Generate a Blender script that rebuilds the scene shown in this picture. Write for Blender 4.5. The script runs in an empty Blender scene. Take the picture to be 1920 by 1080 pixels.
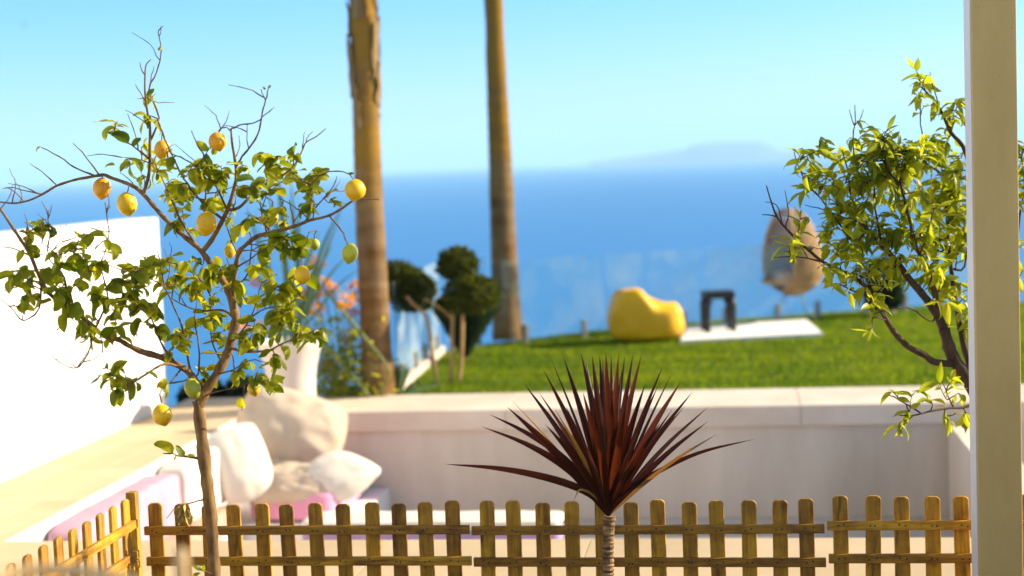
import bpy, math, random
import numpy as np
from mathutils import Vector, Matrix, noise
R = random.Random(7)
C = bpy.context.scene
COL = C.collection
PI = math.pi

# ------------------------------------------------------------------ camera, world, sun, exposure
FPX = 3000.0
H = 2.18
YAW, PITCH, ROLL = math.radians(8.0), math.atan(232/3000.0), 0.037
cy, sy_, cp, sp = math.cos(YAW), math.sin(YAW), math.cos(PITCH), math.sin(PITCH)
CAM = Vector((0, 0, H))
F0 = Vector((-sy_*cp, cy*cp, -sp))
R0 = Vector((cy, sy_, 0))
U0 = R0.cross(F0)
RV = R0*math.cos(ROLL) - U0*math.sin(ROLL)
UV = U0*math.cos(ROLL) + R0*math.sin(ROLL)
cd = bpy.data.cameras.new('camera')
cam = bpy.data.objects.new('camera', cd)
COL.objects.link(cam)
m = Matrix((RV, UV, -F0)).transposed().to_4x4()
m.translation = CAM
cam.matrix_world = m
cd.lens = FPX/1920*36
cd.sensor_width = 36
cd.clip_start = 0.1
cd.clip_end = 120000
cd.dof.use_dof = True
cd.dof.focus_distance = 7.15
cd.dof.aperture_fstop = 1.28
C.camera = cam

SUN_EL, SUN_AZ = 26.5, 21.0           # azimuth measured from +X towards +Y
w = bpy.data.worlds.new('World')
C.world = w
w.use_nodes = True
nt = w.node_tree
nt.nodes.clear()
sky = nt.nodes.new('ShaderNodeTexSky')
sky.sky_type = 'NISHITA'
sky.sun_disc = False
sky.sun_elevation = math.radians(SUN_EL)
sky.sun_rotation = math.radians(90 - SUN_AZ)
sky.altitude = 0
sky.air_density = 1.0
sky.dust_density = 0.35
sky.ozone_density = 1.0
# the Nishita sky reads yellow at the horizon; near the horizon its channels are graded to sea-air blue, higher up it is kept
def wmath(op, a, b_):
    n_ = nt.nodes.new('ShaderNodeMath'); n_.operation = op
    for k_, v_ in enumerate((a, b_)):
        if isinstance(v_, (int, float)): n_.inputs[k_].default_value = v_
        else: nt.links.new(v_, n_.inputs[k_])
    return n_.outputs[0]
sep = nt.nodes.new('ShaderNodeSeparateColor'); nt.links.new(sky.outputs[0], sep.inputs[0])
SK = 0.15
rr_ = wmath('MULTIPLY', wmath('POWER', wmath('MULTIPLY', sep.outputs[0], .13), 3.0), .52/SK)
gg_ = wmath('MULTIPLY', wmath('POWER', wmath('MULTIPLY', sep.outputs[1], .13), 1.4), .50/SK)
bb_ = wmath('MULTIPLY', wmath('POWER', wmath('MULTIPLY', sep.outputs[2], .13), .35), .76/SK)
cmb = nt.nodes.new('ShaderNodeCombineColor')
for k_, v_ in enumerate((rr_, gg_, bb_)): nt.links.new(v_, cmb.inputs[k_])
hs = nt.nodes.new('ShaderNodeHueSaturation')
hs.inputs['Saturation'].default_value = 0.50
hs.inputs['Value'].default_value = 0.52
nt.links.new(sky.outputs[0], hs.inputs['Color'])
tcw = nt.nodes.new('ShaderNodeTexCoord'); sxw = nt.nodes.new('ShaderNodeSeparateXYZ')
nt.links.new(tcw.outputs['Generated'], sxw.inputs[0])
mrw = nt.nodes.new('ShaderNodeMapRange'); mrw.interpolation_type = 'SMOOTHSTEP'
mrw.inputs[1].default_value = .13; mrw.inputs[2].default_value = .42
nt.links.new(sxw.outputs[2], mrw.inputs[0])
mxw = nt.nodes.new('ShaderNodeMix'); mxw.data_type = 'RGBA'
nt.links.new(mrw.outputs[0], mxw.inputs[0]); nt.links.new(cmb.outputs[0], mxw.inputs[6]); nt.links.new(hs.outputs[0], mxw.inputs[7])
bg = nt.nodes.new('ShaderNodeBackground')
bg.inputs['Strength'].default_value = SK
ow = nt.nodes.new('ShaderNodeOutputWorld')
nt.links.new(mxw.outputs[2], bg.inputs['Color'])
nt.links.new(bg.outputs[0], ow.inputs['Surface'])

sd = bpy.data.lights.new('sun', 'SUN')
sd.energy = 5.0
sd.angle = math.radians(0.5)
sd.color = (1.0, 0.86, 0.62)
sun = bpy.data.objects.new('sun', sd)
COL.objects.link(sun)
el, az = math.radians(SUN_EL), math.radians(SUN_AZ)
TO_SUN = Vector((math.cos(el)*math.cos(az), math.cos(el)*math.sin(az), math.sin(el)))
sun.rotation_euler = TO_SUN.to_track_quat('Z', 'Y').to_euler()
sun.location = (8, 4, 12)

C.view_settings.view_transform = 'Standard'
C.view_settings.look = 'None'
C.view_settings.exposure = 1.18
C.view_settings.gamma = 1.0
C.view_settings.use_curve_mapping = False
C.cycles.max_bounces = 8
C.cycles.transparent_max_bounces = 12
C.cycles.use_denoising = True
C.cycles.volume_bounces = 3
C.cycles.caustics_reflective = False
C.cycles.caustics_refractive = False
C.cycles.sample_clamp_indirect = 6

# ------------------------------------------------------------------ helpers
def ray(px, py):
    return F0 + RV*((px-960)/FPX) + UV*((540-py)/FPX)
def U(px, py, d):                      # point at depth d
    return CAM + ray(px, py)*d
def G(px, py, z=0.0):                  # point on a level plane
    r = ray(px, py)
    return CAM + r*((z-H)/r.z)
def PY(px, py, Y):                     # point on the plane y = Y
    r = ray(px, py)
    return CAM + r*(Y/r.y)

class MB:
    def __init__(s):
        s.v = []; s.f = []
    def add(s, vs, fs):
        n = len(s.v)
        s.v.extend([tuple(x) for x in vs]); s.f.extend([tuple(i+n for i in f) for f in fs])
    def box(s, a, b, M=None):
        x0, y0, z0 = a; x1, y1, z1 = b
        vs = [Vector(p) for p in ((x0,y0,z0),(x1,y0,z0),(x1,y1,z0),(x0,y1,z0),(x0,y0,z1),(x1,y0,z1),(x1,y1,z1),(x0,y1,z1))]
        if M: vs = [M @ p for p in vs]
        s.add(vs, [(0,3,2,1),(4,5,6,7),(0,1,5,4),(1,2,6,5),(2,3,7,6),(3,0,4,7)])
    def prism(s, poly, z0, z1):        # poly of (x, y)
        n = len(poly)
        vs = [(x, y, z0) for x, y in poly] + [(x, y, z1) for x, y in poly]
        s.add(vs, [tuple(range(n))[::-1], tuple(range(n, 2*n))] + [(i, (i+1) % n, (i+1) % n+n, i+n) for i in range(n)])
    def tube(s, pts, rad, n=6, cap=True, flat=1.0):
        pts = [Vector(p) for p in pts]
        if len(pts) < 2: return
        t = (pts[1]-pts[0]).normalized()
        a = Vector((0, 0, 1)) if abs(t.z) < .9 else Vector((1, 0, 0))
        u = t.cross(a).normalized()
        base = len(s.v)
        for i, p in enumerate(pts):
            if 0 < i < len(pts)-1: t = (pts[i+1]-pts[i-1]).normalized()
            elif i: t = (pts[i]-pts[i-1]).normalized()
            u = (u - t*u.dot(t)).normalized(); v = t.cross(u)
            r = rad[i] if hasattr(rad, '__len__') else rad
            for k in range(n):
                th = 2*PI*k/n
                s.v.append(tuple(p + u*(r*math.cos(th)) + v*(r*flat*math.sin(th))))
        for i in range(len(pts)-1):
            for k in range(n):
                a0 = base+i*n+k; a1 = base+i*n+(k+1) % n
                s.f.append((a0, a1, a1+n, a0+n))
        if cap:
            s.f.append(tuple(base+k for k in range(n))[::-1])
            s.f.append(tuple(base+(len(pts)-1)*n+k for k in range(n)))
    def lathe(s, prof, n=24, c=(0, 0), fn=None):
        base = len(s.v)
        for r, z in prof:
            for k in range(n):
                th = 2*PI*k/n
                rr = r*(fn(th, z) if fn else 1)
                s.v.append((c[0]+rr*math.cos(th), c[1]+rr*math.sin(th), z))
        for i in range(len(prof)-1):
            for k in range(n):
                a0 = base+i*n+k; a1 = base+i*n+(k+1) % n
                s.f.append((a0, a1, a1+n, a0+n))
    def mesh(s, name, smooth=False):
        me = bpy.data.meshes.new(name)
        me.from_pydata(s.v, [], s.f)
        if smooth: me.polygons.foreach_set('use_smooth', [True]*len(me.polygons))
        me.update()
        return me

def obj(name, mb, mat, parent=None, smooth=False, loc=None, kind=None, bevel=0, seg=2):
    """links a mesh; loc: the origin, given in world space (the mesh's points are world points then)"""
    me = mb.mesh(name, smooth) if isinstance(mb, MB) else mb
    o = bpy.data.objects.new(name, me)
    COL.objects.link(o)
    if mat and not me.materials: me.materials.append(mat)
    if parent:
        o.parent = parent
    if kind: o['kind'] = kind
    if bevel:
        b = o.modifiers.new('bevel', 'BEVEL'); b.width = bevel; b.segments = seg; b.limit_method = 'ANGLE'
    return o

def thing(name, label, cat, group=None):
    o = bpy.data.objects.new(name, None)
    o.empty_display_size = .1
    COL.objects.link(o)
    o['label'] = label; o['category'] = cat
    if group: o['group'] = group
    return o
def place(root, loc):
    """moves a thing's origin to its base while its world-space parts stay put"""
    loc = Vector(loc)
    root.location = loc
    for ch in root.children:
        ch.location = ch.location - loc
def tag(o, label, cat, group=None):
    o['label'] = label; o['category'] = cat
    if group: o['group'] = group
    return o
def struct(name, mb, mat, parent=None, smooth=False, bevel=0):
    o = obj(name, mb, mat, parent, smooth, bevel=bevel)
    if not parent: o['kind'] = 'structure'
    return o

def catmull(P, k=4):
    P = [np.array(p, float) for p in P]
    if len(P) < 3:
        return [P[0]+(P[-1]-P[0])*i/k for i in range(k+1)]
    out = []
    Q = [2*P[0]-P[1]] + P + [2*P[-1]-P[-2]]
    for i in range(1, len(Q)-2):
        a, b, c, d = Q[i-1], Q[i], Q[i+1], Q[i+2]
        for j in range(k):
            t = j/k
            out.append(.5*((2*b)+(-a+c)*t+(2*a-5*b+4*c-d)*t*t+(-a+3*b-3*c+d)*t**3))
    out.append(P[-1])
    return out

# ------------------------------------------------------------------ materials
def newmat(name):
    m = bpy.data.materials.new(name)
    m.use_nodes = True
    return m, m.node_tree, m.node_tree.nodes['Principled BSDF']
def ramp(nt, fac, cols):
    r = nt.nodes.new('ShaderNodeValToRGB')
    while len(r.color_ramp.elements) < len(cols): r.color_ramp.elements.new(.5)
    for e, (p, c) in zip(r.color_ramp.elements, cols):
        e.position = p; e.color = (*c, 1)
    nt.links.new(fac, r.inputs[0])
    return r.outputs[0]
def noise_node(nt, scale=5, detail=4, rough=.55, stretch=None, coord='Object', off=True, dist=0):
    tc = nt.nodes.new('ShaderNodeTexCoord')
    mp = nt.nodes.new('ShaderNodeMapping')
    nt.links.new(tc.outputs[coord], mp.inputs[0])
    if stretch: mp.inputs['Scale'].default_value = stretch
    if off:
        oi = nt.nodes.new('ShaderNodeObjectInfo')
        mu = nt.nodes.new('ShaderNodeMath'); mu.operation = 'MULTIPLY'; mu.inputs[1].default_value = 37
        nt.links.new(oi.outputs['Random'], mu.inputs[0])
        nt.links.new(mu.outputs[0], mp.inputs['Location'])
    n = nt.nodes.new('ShaderNodeTexNoise')
    n.inputs['Scale'].default_value = scale; n.inputs['Detail'].default_value = detail
    n.inputs['Roughness'].default_value = rough
    n.inputs['Distortion'].default_value = dist
    nt.links.new(mp.outputs[0], n.inputs['Vector'])
    return n.outputs['Fac']
def bump(nt, p, h, strength=.3, dist=.01):
    b = nt.nodes.new('ShaderNodeBump')
    b.inputs['Strength'].default_value = strength; b.inputs['Distance'].default_value = dist
    nt.links.new(h, b.inputs['Height']); nt.links.new(b.outputs[0], p.inputs['Normal'])
def mix(nt, fac, a, b, mode='MIX'):
    m = nt.nodes.new('ShaderNodeMix'); m.data_type = 'RGBA'; m.blend_type = mode
    for s, v in ((m.inputs[0], fac), (m.inputs[6], a), (m.inputs[7], b)):
        if isinstance(v, (int, float)): s.default_value = v
        elif isinstance(v, tuple): s.default_value = (*v, 1)
        else: nt.links.new(v, s)
    return m.outputs[2]
def simple(name, a, b, scale=6, rough=.7, bs=.2, bd=.004, stretch=None, detail=5, coord='Object', fine=None, spec=.4, off=True, lo=.35, hi=.68):
    m, nt, p = newmat(name)
    n = noise_node(nt, scale, detail, .6, stretch, coord, off)
    col = ramp(nt, n, [(lo, a), (hi, b)])
    nt.links.new(col, p.inputs['Base Color'])
    p.inputs['Roughness'].default_value = rough
    p.inputs['Specular IOR Level'].default_value = spec
    h = noise_node(nt, fine or scale*8, 4, .6, stretch, coord, off)
    bump(nt, p, h, bs, bd)
    return m

M = {}
M['stucco'] = simple('white_stucco', (.74, .73, .71), (.82, .81, .79), 1.4, .85, .3, .004, fine=60)
M['render'] = simple('pit_wall_render', (.60, .52, .43), (.68, .60, .51), 1.1, .85, .3, .004, fine=50)
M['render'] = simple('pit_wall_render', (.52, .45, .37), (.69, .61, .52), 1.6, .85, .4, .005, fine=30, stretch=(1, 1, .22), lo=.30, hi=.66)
M['stone'] = simple('cream_stone', (.60, .50, .40), (.72, .62, .52), 1.7, .6, .15, .002, fine=40)
M['paving'] = simple('warm_paving', (.46, .345, .20), (.55, .42, .26), 1.2, .65, .15, .002, fine=40)
M['grout'] = simple('grout', (.42, .36, .30), (.5, .44, .38), 4, .9)
M['floor'] = simple('floor_stone', (.52, .47, .42), (.62, .57, .52), 1.3, .6, .15, .002, fine=40)
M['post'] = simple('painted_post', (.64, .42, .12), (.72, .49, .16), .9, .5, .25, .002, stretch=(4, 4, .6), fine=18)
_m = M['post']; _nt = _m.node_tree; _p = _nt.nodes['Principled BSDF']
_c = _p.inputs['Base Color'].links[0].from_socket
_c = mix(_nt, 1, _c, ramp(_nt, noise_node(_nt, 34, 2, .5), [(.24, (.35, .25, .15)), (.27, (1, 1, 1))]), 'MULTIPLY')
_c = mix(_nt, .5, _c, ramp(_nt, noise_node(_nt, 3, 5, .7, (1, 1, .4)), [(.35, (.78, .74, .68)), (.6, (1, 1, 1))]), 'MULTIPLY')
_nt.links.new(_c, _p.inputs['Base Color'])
M['soil'] = simple('soil', (.03, .02, .012), (.08, .05, .03), 14, .95, .8, .03)
M['cloth_beige'] = simple('beige_linen', (.50, .40, .30), (.60, .50, .39), 3, .9, .25, .004, fine=30)
M['cloth_white'] = simple('white_canvas', (.64, .60, .54), (.72, .68, .61), 3, .9, .2, .003, fine=30)
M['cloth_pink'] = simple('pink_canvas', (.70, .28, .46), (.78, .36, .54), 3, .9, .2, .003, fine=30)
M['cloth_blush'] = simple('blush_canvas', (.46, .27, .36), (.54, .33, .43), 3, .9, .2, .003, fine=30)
M['cloth_purple'] = simple('lilac_canvas', (.34, .24, .46), (.42, .31, .54), 3, .9, .2, .003, fine=30)
M['cloth_salmon'] = simple('salmon_canvas', (.56, .26, .19), (.66, .34, .27), 3, .9, .2, .003, fine=30)
M['yellow'] = simple('yellow_vinyl', (.80, .40, .002), (.86, .48, .004), 3, .5, .2, .004, fine=14)
M['black'] = simple('black_paint', (.012, .014, .014), (.02, .022, .022), 6, .45)
M['steel'] = simple('brushed_steel', (.25, .26, .26), (.35, .36, .36), 6, .4)
M['cane'] = simple('rattan_cane', (.38, .21, .07), (.58, .36, .14), 8, .6, .3, .002)
M['chairwood'] = simple('pale_chair_wood', (.40, .27, .11), (.52, .37, .18), 3, .5, .2, .002, stretch=(1, 1, 1))
M['bark_lemon'] = simple('lemon_bark', (.13, .065, .020), (.32, .18, .055), 30, .85, .6, .003, coord='Object', stretch=(1, 1, .3))
M['twig'] = simple('lemon_twig', (.10, .045, .022), (.22, .12, .05), 20, .8, .3, .001)
M['greentwig'] = simple('green_twig', (.10, .13, .02), (.2, .22, .05), 20, .6, .2, .001)
M['bark_dark'] = simple('dark_bark', (.035, .018, .010), (.10, .055, .03), 26, .85, .6, .003, stretch=(1, 1, .3))
M['pot'] = simple('white_glazed_pot', (.66, .60, .50), (.76, .70, .60), 2, .35, .1, .002)
M['stemgreen'] = simple('green_stem', (.10, .14, .03), (.2, .24, .06), 12, .6, .1, .001)
M['island'] = simple('far_island', (.07, .10, .11), (.12, .15, .13), .002, .9, 0, 1)
M['hill'] = simple('hill_scrub', (.05, .06, .03), (.14, .12, .06), .2, .95, .6, .2)
M['dried'] = simple('dried_leaf', (.38, .23, .05), (.58, .40, .10), 20, .8, .5, .002)
M['stake'] = simple('topiary_stem', (.34, .20, .07), (.52, .34, .13), 10, .8, .3, .003, stretch=(1, 1, .3))
M['birdfeather'] = simple('dark_feather', (.03, .03, .03), (.05, .05, .05), 10, .8)

def leafmat(name, dark, light, tdark, tlight, rough=.4, tw=.45, spec=.35, patch=None):
    m, nt, p = newmat(name)
    geo = nt.nodes.new('ShaderNodeNewGeometry')
    oi = nt.nodes.new('ShaderNodeObjectInfo')
    ad = nt.nodes.new('ShaderNodeMath'); ad.operation = 'ADD'
    nt.links.new(geo.outputs['Random Per Island'], ad.inputs[0]); nt.links.new(oi.outputs['Random'], ad.inputs[1])
    fr = nt.nodes.new('ShaderNodeMath'); fr.operation = 'FRACT'
    nt.links.new(ad.outputs[0], fr.inputs[0])
    n = noise_node(nt, 18, 3, .5) if not patch else ramp(nt, noise_node(nt, patch, 4, .6, (.45, 1.5, 1), off=False), [(.38, (0, 0, 0)), (.62, (1, 1, 1))])
    av = nt.nodes.new('ShaderNodeMath'); av.operation = 'MULTIPLY_ADD'
    nt.links.new(n, av.inputs[0]); av.inputs[1].default_value = .5 if not patch else .75
    sb = nt.nodes.new('ShaderNodeMath'); sb.operation = 'SUBTRACT'
    nt.links.new(fr.outputs[0], sb.inputs[0]); sb.inputs[1].default_value = .25
    nt.links.new(sb.outputs[0], av.inputs[2])
    c = ramp(nt, av.outputs[0], [(.0, dark), (1., light)])
    t = ramp(nt, av.outputs[0], [(.0, tdark), (1., tlight)])
    nt.links.new(c, p.inputs['Base Color'])
    p.inputs['Roughness'].default_value = rough
    p.inputs['Specular IOR Level'].default_value = spec
    bump(nt, p, noise_node(nt, 60, 2, .5), .25, .002)
    tr = nt.nodes.new('ShaderNodeBsdfTranslucent')
    nt.links.new(t, tr.inputs['Color'])
    ms = nt.nodes.new('ShaderNodeMixShader'); ms.inputs[0].default_value = tw
    out = nt.nodes['Material Output']
    nt.links.new(p.outputs[0], ms.inputs[1]); nt.links.new(tr.outputs[0], ms.inputs[2])
    nt.links.new(ms.outputs[0], out.inputs['Surface'])
    return m
M['lemon_leaf'] = leafmat('lemon_leaf', (.045, .085, .004), (.28, .29, .008), (.20, .28, .003), (.74, .68, .008), .42, .5, .25)
M['bush_leaf'] = leafmat('bush_leaf', (.09, .135, .007), (.30, .32, .014), (.32, .40, .006), (.70, .70, .018), .38, .52, .3)
M['topiary_leaf'] = leafmat('topiary_leaf', (.018, .034, .005), (.10, .115, .012), (.04, .06, .005), (.18, .20, .01), .6, .3, .15)
M['dark_leaf'] = leafmat('dark_leaf', (.012, .03, .014), (.04, .08, .03), (.03, .06, .02), (.08, .14, .03), .5, .3)
M['blade_teal'] = leafmat('blade_teal', (.05, .12, .08), (.12, .20, .11), (.10, .2, .08), (.2, .3, .12), .5, .35)
M['grass'] = leafmat('grass_blade', (.036, .095, .001), (.17, .23, .003), (.09, .21, .002), (.36, .44, .005), .6, .45, .2, 1.3)
M['maroon'] = leafmat('cordyline_leaf', (.020, .005, .003), (.060, .015, .007), (.05, .008, .003), (.20, .035, .008), .42, .22, .25)
M['maroon_gold'] = leafmat('cordyline_gold_leaf', (.20, .08, .015), (.34, .17, .03), (.3, .12, .02), (.5, .28, .04), .45, .4)
M['flower'] = leafmat('orange_petal', (.82, .32, .004), (.90, .48, .008), (.9, .38, .005), (.95, .56, .01), .6, .4)
M['flower_red'] = leafmat('red_petal', (.7, .10, .04), (.8, .2, .08), (.8, .15, .04), (.9, .3, .1), .6, .4)
M['palm_leaf'] = leafmat('palm_frond', (.04, .08, .02), (.10, .15, .03), (.08, .14, .02), (.2, .28, .04), .5, .35)

def woodmat(name, dark, light, stretch):
    m, nt, p = newmat(name)
    oi = nt.nodes.new('ShaderNodeObjectInfo')
    n1 = noise_node(nt, 26, 5, .6, stretch, dist=1.2)
    grain = noise_node(nt, 120, 3, .6, stretch)
    blot = noise_node(nt, 9, 3, .6)
    c = ramp(nt, n1, [(.30, dark), (.46, tuple((a+b)/2 for a, b in zip(dark, light))), (.7, light)])
    c = mix(nt, .35, c, ramp(nt, grain, [(.35, (.45, .33, .16)), (.6, (1, 1, 1))]), 'MULTIPLY')
    c = mix(nt, .7, c, ramp(nt, blot, [(.34, (.50, .40, .25)), (.55, (1, 1, 1))]), 'MULTIPLY')
    # board-to-board difference
    br = ramp(nt, oi.outputs['Random'], [(0, (.52, .42, .28)), (.5, (.95, .9, .8)), (1, (1.15, 1.12, .9))])
    c = mix(nt, .8, c, br, 'MULTIPLY')
    vo = nt.nodes.new('ShaderNodeTexVoronoi'); vo.inputs['Scale'].default_value = 5.5
    tc = nt.nodes.new('ShaderNodeTexCoord'); mp = nt.nodes.new('ShaderNodeMapping')
    mp.inputs['Scale'].default_value = tuple(1.0 if s >= 1 else .45 for s in stretch)
    mu = nt.nodes.new('ShaderNodeMath'); mu.operation = 'MULTIPLY'; mu.inputs[1].default_value = 91
    nt.links.new(oi.outputs['Random'], mu.inputs[0]); nt.links.new(mu.outputs[0], mp.inputs['Location'])
    nt.links.new(tc.outputs['Object'], mp.inputs[0]); nt.links.new(mp.outputs[0], vo.inputs['Vector'])
    kn = ramp(nt, vo.outputs['Distance'], [(.05, (.16, .10, .07)), (.10, (1, 1, 1))])
    c = mix(nt, .75, c, kn, 'MULTIPLY')
    nt.links.new(c, p.inputs['Base Color'])
    p.inputs['Roughness'].default_value = .65
    bump(nt, p, grain, .35, .002)
    return m
WD, WL = (.20, .09, .005), (.74, .41, .016)
M['wood_v'] = woodmat('fence_wood_upright', WD, WL, (1, 1, .09))
M['wood_h'] = woodmat('fence_wood_rail', WD, WL, (.09, 1, 1))

def lemonmat(name, a, b):
    m, nt, p = newmat(name)
    n = noise_node(nt, 14, 3, .5)
    c = ramp(nt, n, [(.35, a), (.7, b)])
    c = mix(nt, 1, c, ramp(nt, noise_node(nt, 45, 4, .7), [(.30, (.55, .38, .25)), (.40, (1, 1, 1))]), 'MULTIPLY')
    nt.links.new(c, p.inputs['Base Color'])
    p.inputs['Roughness'].default_value = .46
    p.inputs['Subsurface Weight'].default_value = .15
    p.inputs['Subsurface Scale'].default_value = .01
    p.inputs['Subsurface Radius'].default_value = (1, .6, .1)
    bump(nt, p, noise_node(nt, 220, 2, .5), .5, .0015)
    return m
M['lemon'] = lemonmat('lemon_peel', (.86, .46, .001), (.93, .58, .003))
M['lemon_orange'] = lemonmat('ripe_lemon_peel', (.84, .34, .001), (.90, .44, .003))
M['lemon_green'] = lemonmat('unripe_lemon_peel', (.36, .38, .02), (.58, .54, .02))

def palmbark():
    m, nt, p = newmat('palm_trunk_bark')
    a = noise_node(nt, 5, 5, .6, (1, 1, .5), coord='Object')
    ring = noise_node(nt, 9, 3, .5, (.12, .12, 1))
    c = ramp(nt, ring, [(.35, (.08, .045, .018)), (.5, (.16, .10, .04)), (.65, (.24, .15, .07))])
    c2 = ramp(nt, a, [(.38, (.16, .07, .010)), (.62, (.26, .18, .10))])
    c = mix(nt, .5, c, c2)
    # yellow lichen on the upper trunk
    tc = nt.nodes.new('ShaderNodeTexCoord'); sx = nt.nodes.new('ShaderNodeSeparateXYZ')
    nt.links.new(tc.outputs['Object'], sx.inputs[0])
    mr = nt.nodes.new('ShaderNodeMapRange'); mr.inputs[1].default_value = .8; mr.inputs[2].default_value = 2.6
    nt.links.new(sx.outputs[2], mr.inputs[0])
    n3 = noise_node(nt, 3.2, 4, .6)
    mm = nt.nodes.new('ShaderNodeMath'); mm.operation = 'MULTIPLY'
    nt.links.new(mr.outputs[0], mm.inputs[0]); nt.links.new(n3, mm.inputs[1])
    mk = ramp(nt, mm.outputs[0], [(.24, (0, 0, 0)), (.52, (.9,)*3)])
    c = mix(nt, mk, c, (.30, .165, .022))
    nt.links.new(c, p.inputs['Base Color'])
    p.inputs['Roughness'].default_value = .9
    p.inputs['Specular IOR Level'].default_value = .1
    bump(nt, p, noise_node(nt, 30, 5, .6, (1, 1, .4)), .6, .012)
    return m
M['palm_bark'] = palmbark()
M['bark_flap'] = simple('loose_palm_bark', (.12, .06, .015), (.36, .25, .10), 12, .85, .7, .006, stretch=(1, 1, .15))
M['cord_bark'] = simple('cordyline_bark', (.09, .045, .016), (.38, .22, .08), 40, .85, .7, .003, stretch=(.3, .3, 1), lo=.42, hi=.6)

def lawnmat():
    m, nt, p = newmat('lawn_turf')
    n = noise_node(nt, 1.1, 5, .6, (.5, 1.6, 1), off=False)
    c = ramp(nt, n, [(.32, (.040, .085, .004)), (.5, (.08, .125, .006)), (.68, (.15, .16, .010))])
    nt.links.new(c, p.inputs['Base Color']); p.inputs['Roughness'].default_value = .95
    p.inputs['Specular IOR Level'].default_value = .1
    bump(nt, p, noise_node(nt, 60, 3, .6, off=False), 1, .03)
    return m
M['lawn'] = lawnmat()

def seamat():
    m, nt, p = newmat('sea_water')
    n = noise_node(nt, .0012, 4, .5, (1, .22, 1), off=False)
    c = ramp(nt, n, [(.35, (.008, .15, .42)), (.7, (.014, .20, .50))])
    nt.links.new(c, p.inputs['Base Color'])
    p.inputs['Roughness'].default_value = .45
    p.inputs['IOR'].default_value = 1.33
    b = noise_node(nt, .05, 5, .6, off=False)
    bump(nt, p, b, .5, 2)
    return m
M['sea'] = seamat()

def glassmat():
    m, nt, p = newmat('balustrade_glass')
    out = nt.nodes['Material Output']
    tr = nt.nodes.new('ShaderNodeBsdfTransparent'); tr.inputs[0].default_value = (.93, .985, .98, 1)
    gl = nt.nodes.new('ShaderNodeBsdfGlossy'); gl.inputs['Roughness'].default_value = .02
    fr = nt.nodes.new('ShaderNodeFresnel'); fr.inputs[0].default_value = 1.14
    ms = nt.nodes.new('ShaderNodeMixShader')
    mu = nt.nodes.new('ShaderNodeMath'); mu.operation = 'MULTIPLY'; mu.inputs[1].default_value = .3
    nt.links.new(fr.outputs[0], mu.inputs[0])
    nt.links.new(mu.outputs[0], ms.inputs[0]); nt.links.new(tr.outputs[0], ms.inputs[1]); nt.links.new(gl.outputs[0], ms.inputs[2])
    # pale diffuse blotches, painted in for the milky white reflection on the panes
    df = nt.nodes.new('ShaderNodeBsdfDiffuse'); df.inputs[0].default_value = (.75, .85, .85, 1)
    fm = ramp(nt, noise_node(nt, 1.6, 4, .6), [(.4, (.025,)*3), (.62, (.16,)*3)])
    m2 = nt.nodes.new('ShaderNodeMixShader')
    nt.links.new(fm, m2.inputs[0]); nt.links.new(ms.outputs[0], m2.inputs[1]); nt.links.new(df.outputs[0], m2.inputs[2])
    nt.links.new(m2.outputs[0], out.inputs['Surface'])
    return m
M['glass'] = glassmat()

# ------------------------------------------------------------------ the setting
pf = PY(1100, 766, 1)                               # far wall front edge of its cap
Y_CAP = G(1100, 766).y
Y_BACK = G(1100, 734).y
Y_RIM = G(640, 1012).y
X_L = (G(30, 990).x + G(430, 800).x)/2
X_W = G(0, 905).x
X_R = G(1795, 770).x - .02
Y_F = G(1050, 1000, 0).y*0 + (CAM + ray(1050, 1000)*7.57).y
PIT = -1.0
CAPT = .18
print('Y_CAP', Y_CAP, 'Y_BACK', Y_BACK, 'Y_RIM', Y_RIM, 'X_L', X_L, G(30,990).x, G(430,800).x, 'X_W', X_W, 'X_R', X_R, 'Y_F', Y_F)
XE = X_R + 7.0

b = MB(); b.add([(-25900, -2700, -34), (25900, -2700, -34), (25900, 23900, -34), (-25900, 23900, -34)], [(0, 1, 2, 3)])
struct('sea', b, M['sea'])
# hillside under the garden
b = MB()
NX, NY = 24, 30
for j in range(NY+1):
    for i in range(NX+1):
        x = -60 + 120*i/NX; y = -25 + 150*j/NY
        z = -3.0 - max(0, y-22)*.62 - max(0, -12-x)*.5 - max(0, x-16)*.25 + 1.2*noise.noise(Vector((x*.08, y*.08, 0)))
        b.v.append((x, y, max(z, -37.5)))
for j in range(NY):
    for i in range(NX):
        a = j*(NX+1)+i
        b.f.append((a, a+1, a+NX+2, a+NX+1))
struct('hillside', b, M['hill'], smooth=True)
# island
b = MB()
isl = []
D = 9500
for px, py in [(1105, 303), (1140, 299), (1180, 293), (1230, 287), (1285, 279), (1300, 271), (1330, 266), (1380, 265), (1425, 265), (1445, 273), (1470, 283), (1560, 285), (1700, 288)]:
    isl.append((px, py))
for k, (dz, dd) in enumerate(((0, -900), (1, 0), (.85, 500), (0, 1500))):
    for px, py in isl:
        p = U(px, py, D); g = U(px, 400, D); 
        hgt = max(p.z+34-3, 1)*(1+.0*k)
        q = CAM + (p-CAM)*((D+dd)/D)
        b.v.append((q.x, q.y, -36 + hgt*dz))
n = len(isl)
for k in range(3):
    for i in range(n-1):
        b.f.append((k*n+i, k*n+i+1, (k+1)*n+i+1, (k+1)*n+i))
struct('island', b, M['island'])

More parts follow.
